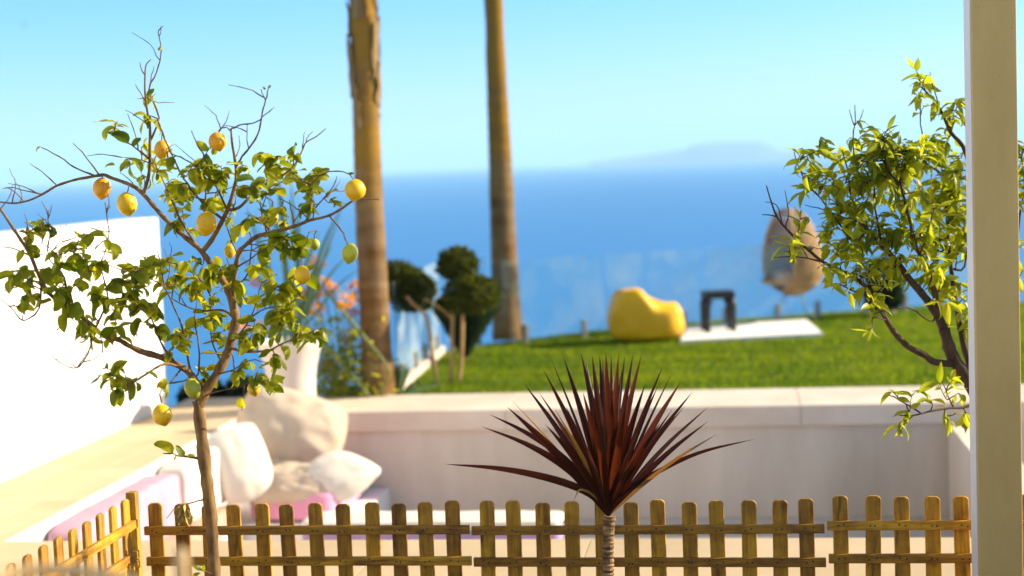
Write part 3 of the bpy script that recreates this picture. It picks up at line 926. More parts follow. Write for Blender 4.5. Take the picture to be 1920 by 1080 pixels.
TW = [  # twigs: points, start radius, end radius, depth offset
 ([(281, 270), (296, 222), (281, 178), (280, 163), (293, 133), (298, 104), (299, 74), (298, 55), (304, 48)], 1.6, .8, .12),
 ([(298, 70), (302, 60), (303, 50)], .8, .6, .12), ([(281, 237), (262, 222), (237, 204)], 1.1, .6, 0), ([(273, 193), (262, 175), (253, 158)], 1.1, .6, .1),
 ([(272, 141), (264, 128), (259, 118)], 1, .6, .1), ([(280, 163), (284, 140), (288, 125)], 1, .6, .1), ([(307, 262), (300, 235), (296, 222)], 1.4, 1, .1),
 ([(322, 289), (307, 259), (296, 222)], 1.6, 1.2, .1), ([(178, 330), (148, 317), (122, 302), (89, 283), (76, 275)], 1.6, .7, .3),
 ([(185, 322), (163, 296), (137, 268)], 1.4, .6, .3), ([(104, 346), (78, 320), (57, 307)], 1.2, .5, .2), ([(78, 361), (50, 358), (20, 352), (6, 352)], 1.2, .6, .2),
 ([(45, 376), (30, 360), (10, 350)], 1, .5, .2), ([(276, 296), (244, 274), (204, 248)], 1.6, .7, .05), ([(262, 281), (255, 252), (240, 215)], 1.2, .6, .1),
 ([(370, 463), (340, 420), (322, 380), (303, 330), (285, 300)], 2, .9, .1), ([(411, 410), (385, 389), (363, 363), (344, 334), (322, 289), (316, 275)], 2.2, 1, -.15),
 ([(385, 389), (383, 350), (372, 320), (348, 300), (322, 289)], 1.6, .9, -.15), ([(425, 395), (405, 350), (393, 322), (383, 293), (370, 271), (359, 245)], 1.6, .7, -.2),
 ([(433, 241), (455, 235), (480, 228), (500, 215), (512, 200)], 1.3, .7, -.1), ([(434, 246), (425, 238), (415, 241), (410, 250)], 1.1, .8, -.12),
 ([(437, 310), (455, 293), (470, 271), (485, 245), (491, 215), (498, 186), (504, 165)], 1.8, .9, -.15), ([(498, 186), (492, 175), (488, 168)], .9, .6, -.15),
 ([(466, 276), (462, 255), (463, 232)], 1, .6, -.1), ([(440, 297), (450, 280), (448, 255)], 1, .6, 0), ([(567, 282), (568, 262), (573, 247)], .9, .5, .2), ([(574, 267), (580, 255), (585, 245)], .8, .5, .2),
 ([(571, 412), (590, 390), (607, 372), (625, 348), (633, 330)], 1.3, .7, -.2), ([(585, 345), (600, 330), (625, 322), (650, 325), (662, 337)], 1.2, .9, -.25), ([(556, 330), (575, 345), (585, 345)], 1.1, .9, -.2),
 ([(617, 408), (632, 420), (645, 440), (652, 458)], 1.4, 1.1, -.3), ([(681, 372), (684, 350), (685, 325)], .9, .5, -.3), ([(652, 382), (668, 375), (684, 378)], .9, .5, -.3),
 ([(578, 412), (565, 395), (545, 385), (525, 370)], 1.2, .6, -.1), ([(555, 422), (548, 400), (540, 375)], 1.2, .7, -.2), ([(500, 438), (495, 410), (487, 385), (478, 360)], 1.4, .7, -.1),
 ([(440, 505), (465, 490), (490, 470), (515, 455)], 1.5, .7, -.2), ([(439, 540), (460, 520), (470, 490), (472, 450), (462, 420)], 1.6, .7, -.15), ([(445, 480), (430, 440), (420, 400)], 1.4, .8, .1),
 ([(548, 452), (556, 470), (566, 485), (567, 500)], 1.2, .9, -.35), ([(515, 455), (535, 448), (548, 452)], 1.2, .9, -.3), ([(163, 602), (170, 630), (167, 656), (156, 679), (144, 691), (117, 683), (93, 666)], 1.6, .7, -.35),
 ([(144, 691), (120, 676), (100, 672)], .9, .5, -.35), ([(78, 528), (72, 580), (45, 600), (23, 580), (0, 560)], 1.6, .8, -.3), ([(45, 600), (40, 580), (44, 560)], .9, .5, -.3),
 ([(90, 470), (93, 440), (92, 410), (90, 395)], 1.3, .8, -.2), ([(92, 412), (95, 400), (99, 385)], .9, .6, -.2), ([(91, 410), (86, 395), (80, 378)], .9, .6, -.2),
 ([(198, 470), (201, 440), (199, 410), (196, 380)], 1.2, .7, -.25), ([(200, 400), (203, 390), (207, 385)], .8, .5, -.25), ([(58, 481), (30, 470), (0, 460)], 1.4, .8, -.2), ([(105, 563), (60, 535), (30, 540), (0, 545)], 1.5, .7, -.3),
 ([(180, 620), (200, 560), (190, 500), (198, 470)], 1.6, .9, -.25), ([(130, 578), (120, 520), (95, 490), (90, 470)], 1.6, .9, -.25), ([(268, 500), (240, 508), (200, 492), (205, 480)], 1.2, .6, -.1),
 ([(330, 683), (300, 640), (285, 600), (262, 560), (245, 530)], 2, .8, -.2), ([(360, 705), (350, 660), (345, 620), (330, 580), (310, 540), (300, 500), (296, 470)], 2, .8, .2), ([(372, 700), (373, 650), (365, 600), (370, 560)], 1.8, .8, .1),
 ([(340, 690), (320, 720), (300, 735), (304, 757)], 1.4, 1, -.3), ([(320, 722), (345, 715), (360, 708)], 1.3, .9, -.2), ([(380, 744), (420, 730), (450, 722), (475, 715), (497, 714)], 1.5, .7, -.2), ([(460, 722), (455, 745), (452, 770)], 1, .6, -.2),
 ([(382, 940), (362, 941), (345, 948), (330, 955), (312, 972)], 1.4, .6, -.1), ([(376, 863), (352, 858), (325, 850), (305, 848)], 2.2, 1, -.08), ([(402, 1078), (390, 1072), (378, 1070)], 1.4, .8, -.1),
 ([(400, 560), (380, 530), (355, 505), (330, 495), (300, 490)], 1.6, .7, .25), ([(430, 640), (460, 610), (480, 570), (490, 530)], 1.7, .7, -.15), ([(470, 600), (500, 580), (530, 575), (560, 560)], 1.4, .7, -.25),
 ([(404, 700), (440, 690), (470, 675), (500, 680)], 1.3, .7, -.3), ([(418, 681), (400, 650), (395, 610), (402, 570)], 1.6, .8, .25)]
while TW:
    best = min(TW, key=lambda w_: min((q[0]-w_[0][0][0])**2+(q[1]-w_[0][0][1])**2 for q in T.S))
    TW.remove(best)
    T.twig(best[0], best[1]*1.15, best[2]*1.15, best[3])
for _ in range(70):      # fine bare twigs crossing the crown
    q = T.S[R.randrange(len(T.S))]
    if q[1] > 700 or q[3] > 6: continue
    a = R.uniform(-PI, .4); L = R.uniform(25, 75)
    x1, y1 = q[0]+L*.5*math.cos(a), q[1]+L*.5*math.sin(a)
    T.twig([(q[0], q[1]), (x1, y1), (x1+L*.5*math.cos(a-.5), y1+L*.5*math.sin(a-.3))], 1.2, .5, q[2]-T.d0+R.gauss(0, .06), 4)
# leafy clusters
def cluster(P, cx, cyy, rx, ry, n, dep=.25, droop=.55, sc=(.75, 1.15), spread=.9):
    done = 0
    guard = 0
    while done < n and guard < 900:
        guard += 1
        a = R.uniform(0, 2*PI); q = math.sqrt(R.random())
        tx, ty = cx+rx*q*math.cos(a), cyy+ry*q*math.sin(a)
        st = P.near(tx, ty)
        dist = math.hypot(tx-st[0], ty-st[1])
        if dist < 12:
            tx += R.uniform(-25, 25); ty += R.uniform(-30, 5)
        if dist > 140: continue
        mx, my = (st[0]+tx)/2+R.gauss(0, 6), (st[1]+ty)/2+R.gauss(0, 6)
        dd = st[2]-P.d0+R.gauss(0, dep)*min(1, .3+dist/60)
        dd = max(-.55, min(.55, dd))
        C3, PP = P.twig([(st[0], st[1]), (mx, my), (tx, ty)], 1.2, .6, dd, 4, .5)
        m_ = len(PP)
        side = 1
        for i in range(1, m_):
            if done >= n: break
            if i < m_*.3 and R.random() < .5: continue
            for _ in range(1 if i < m_-1 else 2):
                tdir = (PP[i]-PP[i-1]).normalized()
                out = Vector((R.gauss(0, 1), R.gauss(0, 1), R.gauss(0, .6)))
                d = (tdir*.5 + out*spread*.6 + Vector((0, 0, -droop))).normalized()
                up = Vector((R.gauss(0, .55), R.gauss(0, .55)-.25, 1))
                P.add_leaf(PP[i], d, up, R.uniform(*sc)); done += 1
CL = [(80, 480, 70, 45, 18), (50, 540, 45, 30, 12), (125, 520, 60, 45, 24), (180, 480, 45, 35, 15), (170, 560, 60, 45, 24), (230, 545, 50, 40, 14), (290, 530, 45, 40, 17), (255, 600, 50, 40, 20), (195, 640, 40, 30, 9),
 (215, 700, 26, 34, 10), (270, 725, 30, 30, 7), (125, 620, 30, 26, 5), (330, 620, 45, 45, 15), (340, 530, 45, 45, 15), (385, 560, 40, 50, 14), (395, 500, 40, 40, 10), (455, 520, 45, 45, 16), (500, 480, 50, 40, 20), (530, 550, 45, 45, 22), (500, 600, 50, 45, 18),
 (560, 610, 40, 30, 12), (470, 680, 45, 30, 12), (440, 640, 40, 40, 10), (485, 730, 35, 20, 8), (390, 690, 35, 35, 9), (320, 340, 45, 40, 16), (375, 370, 45, 40, 14), (345, 400, 40, 40, 11), (300, 310, 30, 30, 9), (240, 305, 22, 22, 5),
 (230, 250, 22, 20, 4), (268, 205, 16, 30, 5), (440, 330, 45, 40, 12), (480, 350, 45, 40, 16), (545, 325, 45, 35, 18), (590, 370, 35, 30, 11), (520, 395, 45, 35, 14), (450, 420, 40, 35, 11), (400, 330, 35, 30, 8), (475, 310, 30, 25, 6), (620, 380, 20, 20, 3), (300, 475, 20, 24, 4)]
for c in CL: cluster(T, c[0], c[1], c[2]*1.15, c[3]*1.15, int(c[4]*2.1), sc=(.42, 1.05), droop=.34, spread=1.2, dep=.18)
def one(P, px, py, d, dirpx, sc, up=(0, -.4, 1)):
    p = U(px, py, P.d0+d); q = U(px+dirpx[0], py+dirpx[1], P.d0+d+R.uniform(-.03, .03))
    P.add_leaf(p, q-p, Vector(up), sc)
for a in [(76, 275, .3, (-14, 6), .32), (503, 166, -.15, (6, -6), .3), (498, 168, -.15, (-6, -4), .28), (298, 95, .12, (3, -10), .35), (300, 85, .1, (4, 12), .3), (650, 326, -.25, (16, 2), .45), (240, 270, 0, (-22, -30), 1.1), (250, 275, 0, (10, -20), .7),
          (325, 850, -.08, (-14, -16), 1.0), (345, 856, -.08, (-20, -22), .8), (350, 858, -.08, (6, -4), .4), (332, 852, -.08, (-6, 8), .4), (360, 860, -.1, (-8, 8), .35), (380, 1070, -.1, (-10, -6), .5), (380, 1072, -.1, (6, -16), .4), (376, 1074, -.1, (-14, 8), .5),
          (452, 745, -.2, (-4, 30), .7), (216, 310, .2, (-20, -6), .5), (345, 478, .1, (-40, -2), 1.0), (560, 635, -.28, (40, -12), 1.0)]:
    one(T, *a)
lm = [leaf_mesh(.088*s1, .050*s2, f, c, tw, .82, .72, 7, wv, i) for i, (s1, s2, f, c, tw, wv) in enumerate([(1, 1, .25, .5, .2, .02), (1.1, 1.05, .35, 1.1, -.4, .03), (.85, .95, .15, -.5, .3, .025), (1.05, .9, .5, .9, .6, .03), (.95, 1.15, .3, 1.7, .1, .03), (1.15, 1.1, .2, .3, -.5, .04), (.9, .8, .6, 1.4, .9, .03)])]
LP = [(408, 265, 16.5, 'lemon_orange', -.12, 1.02), (304, 280, 15, 'lemon_orange', .05, 1.15), (191, 353, 17.5, 'lemon_orange', .22, 1.16), (238, 382, 19.5, 'lemon', .18, 1.12), (387, 419, 19, 'lemon', -.12, 1.14), (666, 356, 19, 'lemon', -.28, 1.0),
      (656, 475, 14.5, 'lemon_green', -.32, 1.22), (567, 515, 14.5, 'lemon', -.36, 1.1), (361, 728, 14.5, 'lemon_green', -.2, 1.28), (304, 778, 17.5, 'lemon', -.32, 1.08), (476, 729, 12, 'lemon', -.1, 1.1), (431, 471, 11, 'lemon', .12, 1.2), (428, 525, 12, 'lemon', .2, 1.2), (508, 408, 14, 'lemon_orange', .1, 1.1), (590, 458, 10, 'lemon_green', .1, 1.1)]
for (px, py, r, mt, dd, e) in LP:
    tip = (R.gauss(0, .15), R.gauss(0, .1), -1)
    if py == 728: tip = (.35, 0, -1)
    lemon_obj(T, px, py, r, M[mt], dd, e, tip)
    if (px, py) not in ((666, 356), (656, 475), (567, 515), (304, 778), (408, 265)):
        T.twig([(px+2, py-r*e-16), (px+1, py-r*e-6), (px, py-r*e+2)], 1.1, 1.0, dd, attach=True)
T.finish(lm, M['lemon_leaf'], 300)
# dried hanging leaves
b = MB()
for k in range(7):
    ang = R.uniform(-.4, .4)
    mb = leaf_mesh(.085*R.uniform(.6, 1.1), .035, .8, R.uniform(-1, 1.4), R.uniform(-1.5, 1.5), .8, .8, 7, .05, k)
    p = U(345+R.uniform(-9, 9), 946+R.uniform(-4, 10), 6.6)
    Mx = frame(Vector((R.gauss(-.08, .2), R.gauss(0, .2), -1)), Vector((R.gauss(0, 1), -1, 0)))
    b.add([Mx @ Vector(v)+p for v in mb.v], mb.f)
obj('dried_leaf', b, M['dried'], t, smooth=True)
place(t, U(401, 1300, 6.7))

# ---- leafy bush behind the post
t = thing('citrus_bush', 'leafy bright green bush with dark stems growing out behind the beige post', 'bush')
B = Plant(t, 7.9, M['bark_dark'], M['bark_dark'])
B.limb('trunk', [(1868, 1185), (1864, 1050), (1862, 900), (1850, 790), (1822, 725), (1795, 683), (1782, 658), (1770, 617)], 14, 11, 0, False, 12, wob=.25)
B.limb('branch', [(1771, 620), (1753, 583), (1728, 550), (1703, 521), (1678, 487), (1655, 462), (1631, 441), (1610, 410), (1595, 370)], 9, 2, -.1, wob=.2)
B.limb('branch', [(1795, 687), (1753, 679), (1732, 665), (1703, 650), (1678, 625), (1662, 600), (1640, 560), (1615, 530), (1587, 512), (1545, 492), (1515, 468), (1480, 435), (1457, 407), (1444, 372), (1437, 348)], 7, 1, -.35, wob=.2)
B.limb('branch', [(1850, 790), (1822, 696), (1807, 646), (1795, 583), (1787, 533), (1780, 470), (1775, 400), (1770, 330)], 8, 2, .25, wob=.2)
B.limb('branch', [(1765, 600), (1749, 533), (1728, 483), (1716, 458), (1705, 410), (1690, 350), (1680, 300)], 6, 1.6, -.2, wob=.2)
B.limb('branch', [(1858, 850), (1850, 700), (1845, 560), (1835, 440), (1813, 293), (1783, 248), (1764, 207), (1742, 178), (1727, 163)], 7, 1.4, .05, wob=.2)
B.limb('branch', [(1860, 900), (1885, 740), (1900, 600), (1905, 480), (1915, 380)], 7, 1.6, .1, wob=.2)
B.limb('branch', [(1830, 760), (1806, 764), (1782, 765), (1745, 771), (1712, 779), (1687, 779)], 3.2, 1, -.3)
for pts, r0, r1, dd in [([(1735, 300), (1731, 270), (1727, 230), (1725, 185)], 1.8, .7, 0), ([(1610, 300), (1601, 259), (1605, 226), (1603, 196)], 1.3, .6, 0), ([(1603, 240), (1612, 225), (1618, 205)], .9, .5, 0), ([(1602, 236), (1597, 220), (1594, 205)], .9, .5, 0),
    ([(1783, 248), (1765, 210), (1750, 165), (1742, 135)], 1.3, .6, 0), ([(1728, 771), (1687, 750), (1660, 735)], 1.3, .6, -.3), ([(1712, 779), (1695, 795), (1685, 815)], 1.1, .6, -.3), ([(1790, 766), (1775, 740), (1765, 715)], 1.3, .6, -.2),
    ([(1457, 407), (1445, 402), (1430, 402)], 1.2, .6, -.35), ([(1475, 430), (1476, 400), (1473, 355)], 1.1, .5, -.35), ([(1470, 420), (1455, 385), (1437, 378)], 1, .5, -.35), ([(1545, 492), (1500, 480), (1450, 480)], 1.4, .6, -.3),
    ([(1600, 450), (1560, 400), (1535, 370), (1510, 340), (1490, 285)], 2, .7, -.1), ([(1610, 420), (1575, 405), (1545, 395), (1510, 385)], 1.5, .5, -.1), ([(1560, 400), (1545, 380), (1528, 358)], 1.1, .5, -.1), ([(1640, 440), (1600, 380), (1590, 320), (1580, 280)], 2, .8, 0),
    ([(1655, 460), (1640, 390), (1640, 330), (1635, 280)], 2, .8, -.1), ([(1690, 350), (1660, 310), (1650, 270)], 1.6, .7, -.2), ([(1740, 600), (1700, 575), (1650, 585), (1640, 588)], 1.6, .7, -.3), ([(1660, 600), (1630, 560), (1600, 545), (1580, 535)], 1.8, .8, -.3),
    ([(1770, 330), (1760, 300), (1755, 280)], 1.5, .7, .2), ([(1822, 696), (1840, 660), (1810, 600)], 2, .9, .2), ([(1655, 608), (1640, 595), (1635, 600)], 1.2, .8, -.3), ([(1810, 500), (1820, 400), (1830, 330)], 2, .8, .3)]:
    B.twig(pts, r0*1.2, r1*1.2, dd)
BL = [(1700, 400, 130, 95, 170), (1600, 380, 75, 75, 70), (1540, 320, 50, 40, 26), (1510, 340, 30, 30, 10), (1760, 330, 60, 60, 50), (1640, 290, 60, 35, 36), (1770, 470, 55, 75, 80), (1690, 480, 80, 50, 60), (1620, 470, 60, 45, 44), (1570, 510, 45, 28, 22), (1640, 540, 45, 28, 22),
      (1500, 470, 38, 16, 12), (1490, 420, 30, 20, 5), (1740, 200, 25, 40, 14), (1780, 260, 30, 40, 20), (1800, 380, 40, 80, 50), (1900, 400, 50, 130, 60), (1940, 300, 40, 60, 20), (1700, 340, 110, 60, 90), (1700, 740, 38, 12, 6), (1770, 740, 40, 22, 11), (1790, 790, 28, 16, 7), (1690, 800, 30, 20, 4), (1640, 620, 15, 15, 3), (1760, 560, 45, 30, 16), (1800, 620, 24, 40, 10), (1720, 150, 16, 12, 4)]
for c in BL+[(1700, 270, 60, 30, 22), (1650, 320, 60, 40, 26), (1560, 290, 40, 25, 12), (1790, 220, 22, 50, 14)]: cluster(B, *c[:4], int(c[4]*1.9), dep=.2, droop=.2, sc=(.5, 1.02), spread=.85)
bm_ = [leaf_mesh(.115*s1, .034*s2, f, c, tw, .80, 1.0, 8, wv, i) for i, (s1, s2, f, c, tw, wv) in enumerate([(1, 1, .3, .6, .2, .01), (1.15, 1.05, .4, 1.0, -.4, .015), (.85, 1.2, .2, -.3, .3, .01), (1.05, .9, .5, 1.5, .6, .01), (.8, 1.3, .3, .4, .1, .015), (1.1, 1.25, .25, .9, -.5, .02)])]
one(B, 1628, 600, -.3, (2, 30), .9)
B.finish(bm_, M['bush_leaf'], 300)
place(t, U(1868, 1185, 7.9))

# ---- cordyline
t = thing('cordyline', 'spiky dark red cordyline with a ringed stem standing before the fence', 'plant')
dC = 6.9
b = MB()
P = []; rad = []
base = U(1143, 1258, dC); top = U(1141, 968, dC)
for i in range(90):
    q = i/89
    P.append(base.lerp(top, q)+Vector((.004*math.sin(q*7), .003*math.cos(q*5), 0)))
    rad.append((10.5 + .9*math.sin(i*2.4) + 1.2*R.random() + (1.5 if q > .97 else 0))/FPX*dC)
b.tube(P, rad, 14)
obj('stem', b, M['cord_bark'], t, smooth=False)
def blade(px_pts, d_end, w_px, mat, d0=dC, tilt=None, nseg=5, name='leaf', parent=None, fold=.35, peakpos=.42):
    k = 4
    tot = [0]
    for a, c in zip(px_pts, px_pts[1:]): tot.append(tot[-1]+math.hypot(c[0]-a[0], c[1]-a[1]))
    P3 = [(p[0], p[1], d0+d_end*(tt/tot[-1])**1.2) for p, tt in zip(px_pts, tot)]
    P = [U(*c) for c in catmull(P3, 5)]
    m_ = len(P)
    tilt = R.uniform(-.9, .9) if tilt is None else tilt
    b = MB()
    for i, p in enumerate(P):
        q = i/(m_-1)
        tn = (P[min(i+1, m_-1)]-P[max(i-1, 0)]).normalized()
        v = (p-CAM).normalized()
        s = tn.cross(v).normalized()
        nn = s.cross(tn).normalized()
        a = tilt*(1-.3*q)
        s2 = s*math.cos(a)+nn*math.sin(a); n2 = nn*math.cos(a)-s*math.sin(a)
        if q < peakpos: wd = .26+.74*math.sin(q/peakpos*PI/2)
        else: wd = max(0, 1-((q-peakpos)/(1-peakpos))**1.7)
        wd *= w_px/2/FPX*d0
        for e in (-1, -.5, 0, .5, 1):
            b.v.append(tuple(p+s2*(e*wd)+n2*(abs(e)*wd*fold)))
    for i in range(m_-1):
        for j in range(4):
            a = i*5+j
            b.f.append((a, a+1, a+6, a+5))
    return obj(name, b, mat, parent, smooth=True)
bx, by = 1141, 968
def arc(tip, bend=0, mids=None):
    if mids: return [(bx, by)] + mids + [tip]
    x, y = tip
    pts = [(bx, by)]
    for q in (.33, .66):
        nx, ny = -(y-by), (x-bx)
        L = math.hypot(nx, ny)
        pts.append((bx+(x-bx)*q + nx/L*bend*math.sin(q*PI), by+(y-by)*q + ny/L*bend*math.sin(q*PI)))
    pts.append(tip)
    return pts
CT = [((832, 870), 0, [(1105, 928), (1040, 901), (942, 880)], -.05, 20, 0), ((901, 799), 0, [(1090, 905), (1048, 868), (983, 831)], -.2, 17, 0), ((916, 776), 0, [(1095, 900), (1048, 852), (980, 808)], .1, 15, 0), ((950, 762), 8, None, -.25, 21, 0),
 ((981, 717), 8, None, .1, 15, 0), ((1018, 691), 6, None, -.15, 15, 0), ((1032, 670), 4, None, .2, 8, 0), ((1056, 668), 5, None, -.1, 17, 0), ((956, 747), 6, None, .25, 6, 1), ((1040, 766), 6, None, -.3, 10, 1), ((1022, 795), 8, None, -.3, 19, 0),
 ((1089, 660), 6, None, .1, 20, 0), ((1093, 735), 3, None, -.3, 24, 0), ((1110, 664), 3, None, -.1, 22, 0), ((1124, 664), 2, None, .2, 20, 0), ((1136, 660), 0, None, -.2, 26, 0), ((1146, 662), 0, None, .12, 18, 2), ((1160, 662), -2, None, -.1, 22, 0),
 ((1172, 664), -3, None, .2, 14, 0), ((1187, 664), -3, None, .05, 19, 0), ((1203, 664), -6, None, -.12, 20, 2), ((1210, 719), -4, None, -.28, 18, 0), ((1244, 683), -5, None, .15, 13, 0), ((1261, 697), -4, None, .1, 8, 0), ((1278, 713), -8, None, -.1, 20, 0),
 ((1299, 734), -10, None, .1, 18, 0), ((1329, 762), -10, None, .2, 12, 0), ((1329, 789), -10, None, -.1, 13, 0), ((1346, 813), -10, None, -.2, 9, 1), ((1416, 823), 0, [(1165, 930), (1220, 893), (1310, 850)], -.05, 15, 0),
 ((1168, 780), 0, None, -.35, 20, 0), ((1120, 790), 0, None, -.38, 20, 0), ((1200, 800), -4, None, -.35, 18, 0), ((1080, 800), 4, None, -.38, 18, 0), ((1075, 720), 4, None, .3, 16, 0), ((1225, 740), -5, None, .3, 15, 0), ((1240, 790), -6, None, -.3, 14, 2),
 ((1150, 700), 0, None, .35, 22, 0), ((1128, 720), 0, None, .32, 22, 0), ((1180, 715), 0, None, .34, 20, 0), ((1101, 690), 2, None, .3, 18, 0), ((1060, 760), 5, None, -.2, 16, 0), ((1262, 765), -6, None, .25, 12, 0), ((1100, 850), 5, None, -.4, 12, 0), ((1190, 860), -4, None, -.4, 12, 0),
 ((1148, 740), 0, None, -.3, 20, 0), ((1098, 672), 4, None, .2, 17, 0), ((1130, 672), 1, None, .15, 16, 0), ((1166, 690), -1, None, .15, 18, 0), ((1195, 690), -4, None, .2, 15, 0), ((1235, 720), -5, None, .2, 13, 0), ((1010, 735), 7, None, .2, 13, 0), ((1285, 760), -8, None, .2, 12, 0), ((1136, 690), 0, None, .05, 24, 0), ((1110, 745), 2, None, -.2, 22, 0), ((1176, 740), -2, None, -.15, 20, 0)]
for tip, bend, mids, dd, wpx, kind in CT:
    blade(arc(tip, bend, mids), dd, wpx*.84, M['maroon_gold'] if kind == 1 else M['maroon'], parent=t, name='leaf')
blade([(1141, 960), (1115, 930), (1088, 918), (1075, 940)], -.1, 5, M['dried'], parent=t)
place(t, base)

# ------------------------------------------------------------------ palms
def palm(label, pxs, rads, Yd, crown_h, flaps, seed):
    t = thing('palm_tree', label, 'palm tree', 'two bare palm trunks rising from the lawn')
    rr = random.Random(seed)
    C3 = catmull([(x, y, Yd) for x, y in pxs], 30)
    P = [U(*c) for c in C3]
    base = P[0]
    # continue above the frame
    tdir = (P[-1]-P[-30]).normalized()
    while P[-1].z < crown_h: P.append(P[-1]+tdir*.05)
    m_ = len(P)
    r0, r1 = rads
    prof = []
    for i, p in enumerate(P):
        q = min(1, (p.z)/4.0)
        r = (r0+(r1-r0)*q)/FPX*Yd/2
        ph = p.z*7.5+.6*noise.noise(Vector((0, 0, p.z*2+seed)))
        r *= 1+.035*(ph % 1.0) + .03*noise.noise(Vector((p.z*3, seed, 0)))
        if q < .12: r *= 1+.10*(1-q/.12)
        prof.append(r)
    b = MB(); b.tube([p-Vector((0, 0, 0)) for p in P], prof, 22)
    b.v = [tuple(Vector(v)-base) for v in b.v]
    o = obj('trunk', b, M['palm_bark'], t); o.location = base
    zlo, zhi, cnt = flaps
    for k in range(cnt):
        z = rr.uniform(zlo, zhi)
        i = min(range(m_), key=lambda j: abs(P[j].z-z))
        a = rr.uniform(-.4, PI+.9) if k % 2 else rr.uniform(0, 2*PI)
        L = rr.uniform(.3, .75); wd = rr.uniform(.06, .14)
        r = prof[i]
        b = MB()
        nn = 7
        for j in range(nn+1):
            q = j/nn
            hh = P[i].z+L*q
            c = P[min(i+int(L*q/.045), m_-1)]
            ww = wd*(1-.75*q**2)*(1+.25*math.sin(j*2.3+k))
            rj = r*(1.02+.16*q*q+.05*math.sin(j+k))+.004
            for e in (-1, 0, 1):
                an = a+e*ww/rj*.5
                b.v.append((c.x+rj*math.cos(an), c.y+rj*math.sin(an), hh+.015*e*math.sin(k)))
            for e in (1, 0, -1):
                an = a+e*ww/rj*.5
                b.v.append((c.x+(rj+.012)*math.cos(an), c.y+(rj+.012)*math.sin(an), hh+.015*e*math.sin(k)))
        for j in range(nn):
            for e in range(6):
                a0 = j*6+e; a1 = j*6+(e+1) % 6
                b.f.append((a0, a1, a1+6, a0+6))
        b.f.append(tuple(range(6))); b.f.append(tuple(range(nn*6, nn*6+6)))
        obj('bark_flap', b, M['bark_flap'], t, smooth=False)
    top = P[-1]
    for k in range(16):
        a = 2*PI*k/16+rr.uniform(-.2, .2); elv = rr.uniform(-.2, 1.1)
        b = MB(); Lf = rr.uniform(1.6, 2.1)
        sp_ = []
        for j in range(13):
            q = j/12
            hr = Lf*q*math.cos(elv*(1-q*.3)); zz = Lf*(math.sin(elv)*q-.55*q*q)
            sp_.append(top+Vector((hr*math.cos(a), hr*math.sin(a), zz)))
        b.tube(sp_, [.02*(1-j/14) for j in range(13)], 4)
        sd_ = Vector((-math.sin(a), math.cos(a), 0))
        for j in range(2, 12):
            for e in (-1, 1):
                for s2 in (0, .5):
                    p = sp_[j].lerp(sp_[min(j+1, 12)], s2)
                    ln = .42*math.sin(PI*(j+s2)/13.5)+.08
                    tipp = p+sd_*e*ln+(sp_[j]-sp_[j-1]).normalized()*ln*.5-Vector((0, 0, ln*.35))
                    dv = (sp_[j]-sp_[j-1]).normalized()*.02
                    b.add([p-dv, p+dv, tipp], [(0, 1, 2)])
        obj('frond', b, M['palm_leaf'], t)
    place(t, base)
    return t
palm('thicker palm trunk with loose flaking bark, rising behind the wall cap', [(709, 740), (701, 560), (692, 380), (686, 200), (679, 0), (675, -120)], (58, 46), 15.6, 6.2, (2.55, 4.3, 26), 5)
palm('thinner palm trunk standing at the far edge of the lawn', [(953, 637), (945, 480), (938, 300), (930, 120), (926, 0), (924, -60)], (54, 34), 19.9, 6.6, (4.0, 5.5, 12), 9)

# ------------------------------------------------------------------ topiary
def pom(parent, c, r, n, mat, squash=1.0, seed=0, name='pom', ls=.05):
    rr = random.Random(seed); b = MB()
    for _ in range(n):
        v = Vector((rr.gauss(0, 1), rr.gauss(0, 1), rr.gauss(0, 1))).normalized()
        k = (.80+.25*rr.random()**.6)*(1+.20*noise.noise(v*2.2+Vector((seed, 0, 0))))
        p = Vector((v.x*r*k, v.y*r*k, v.z*r*k*squash))+c
        d = (v+Vector((rr.gauss(0, .7), rr.gauss(0, .7), rr.gauss(0, .7)+.2))).normalized()
        u = d.cross(Vector((rr.gauss(0, 1), rr.gauss(0, 1), 1))).normalized()
        L = ls*rr.uniform(.6, 1.3)
        b.add([p, p+d*L*.5+u*L*.28, p+d*L, p+d*L*.5-u*L*.28], [(0, 1, 2, 3)])
    return obj(name, b, mat, parent, kind='stuff')
t = thing('topiary_tree', 'cloud-pruned shrub with round dark clumps on bare stems between the palms', 'shrub')
dT = 16.0
def pomat(px, py, r, n, sq, seed, dd=0):
    c = U(px, py, dT+dd)
    core = MB()
    prof = [(max(.001, .78*r/FPX*dT*math.sin(PI*j/10)), c.z-.78*r/FPX*dT*sq*math.cos(PI*j/10)) for j in range(11)]
    core.lathe(prof, 14, (c.x, c.y))
    o = pom(t, c, r/FPX*dT, n, M['topiary_leaf'], sq, seed, 'leaf_clump')
    cc = obj('clump_core', core, M['topiary_leaf'], o, smooth=True)
pomat(772, 545, 42, 2200, .86, 1, .25); pomat(745, 528, 36, 1500, .95, 2, .4)
pomat(858, 497, 34, 1700, .85, 3)
pomat(882, 552, 46, 2400, .72, 4, -.1); pomat(908, 550, 26, 800, .85, 6, .1); pomat(838, 572, 17, 500, .9, 5, .15)
def stemtube(parent, pts, r, d, name='stem', mat=None, dd=0):
    P = [U(*c) for c in catmull([(x, y, d+dd*i/(len(pts)-1)) for i, (x, y) in enumerate(pts)], 4)]
    b = MB(); b.tube(P, [r/FPX*d*(1-.2*i/len(P)) for i in range(len(P))], 8)
    return obj(name, b, mat or M['stake'], parent, smooth=True)
stemtube(t, [(819, 723), (815, 690), (809, 650), (804, 610), (792, 585), (775, 570), (762, 555)], 3.8, dT)
stemtube(t, [(845, 718), (847, 670), (848, 620), (850, 580), (855, 540), (858, 505)], 4.2, dT)
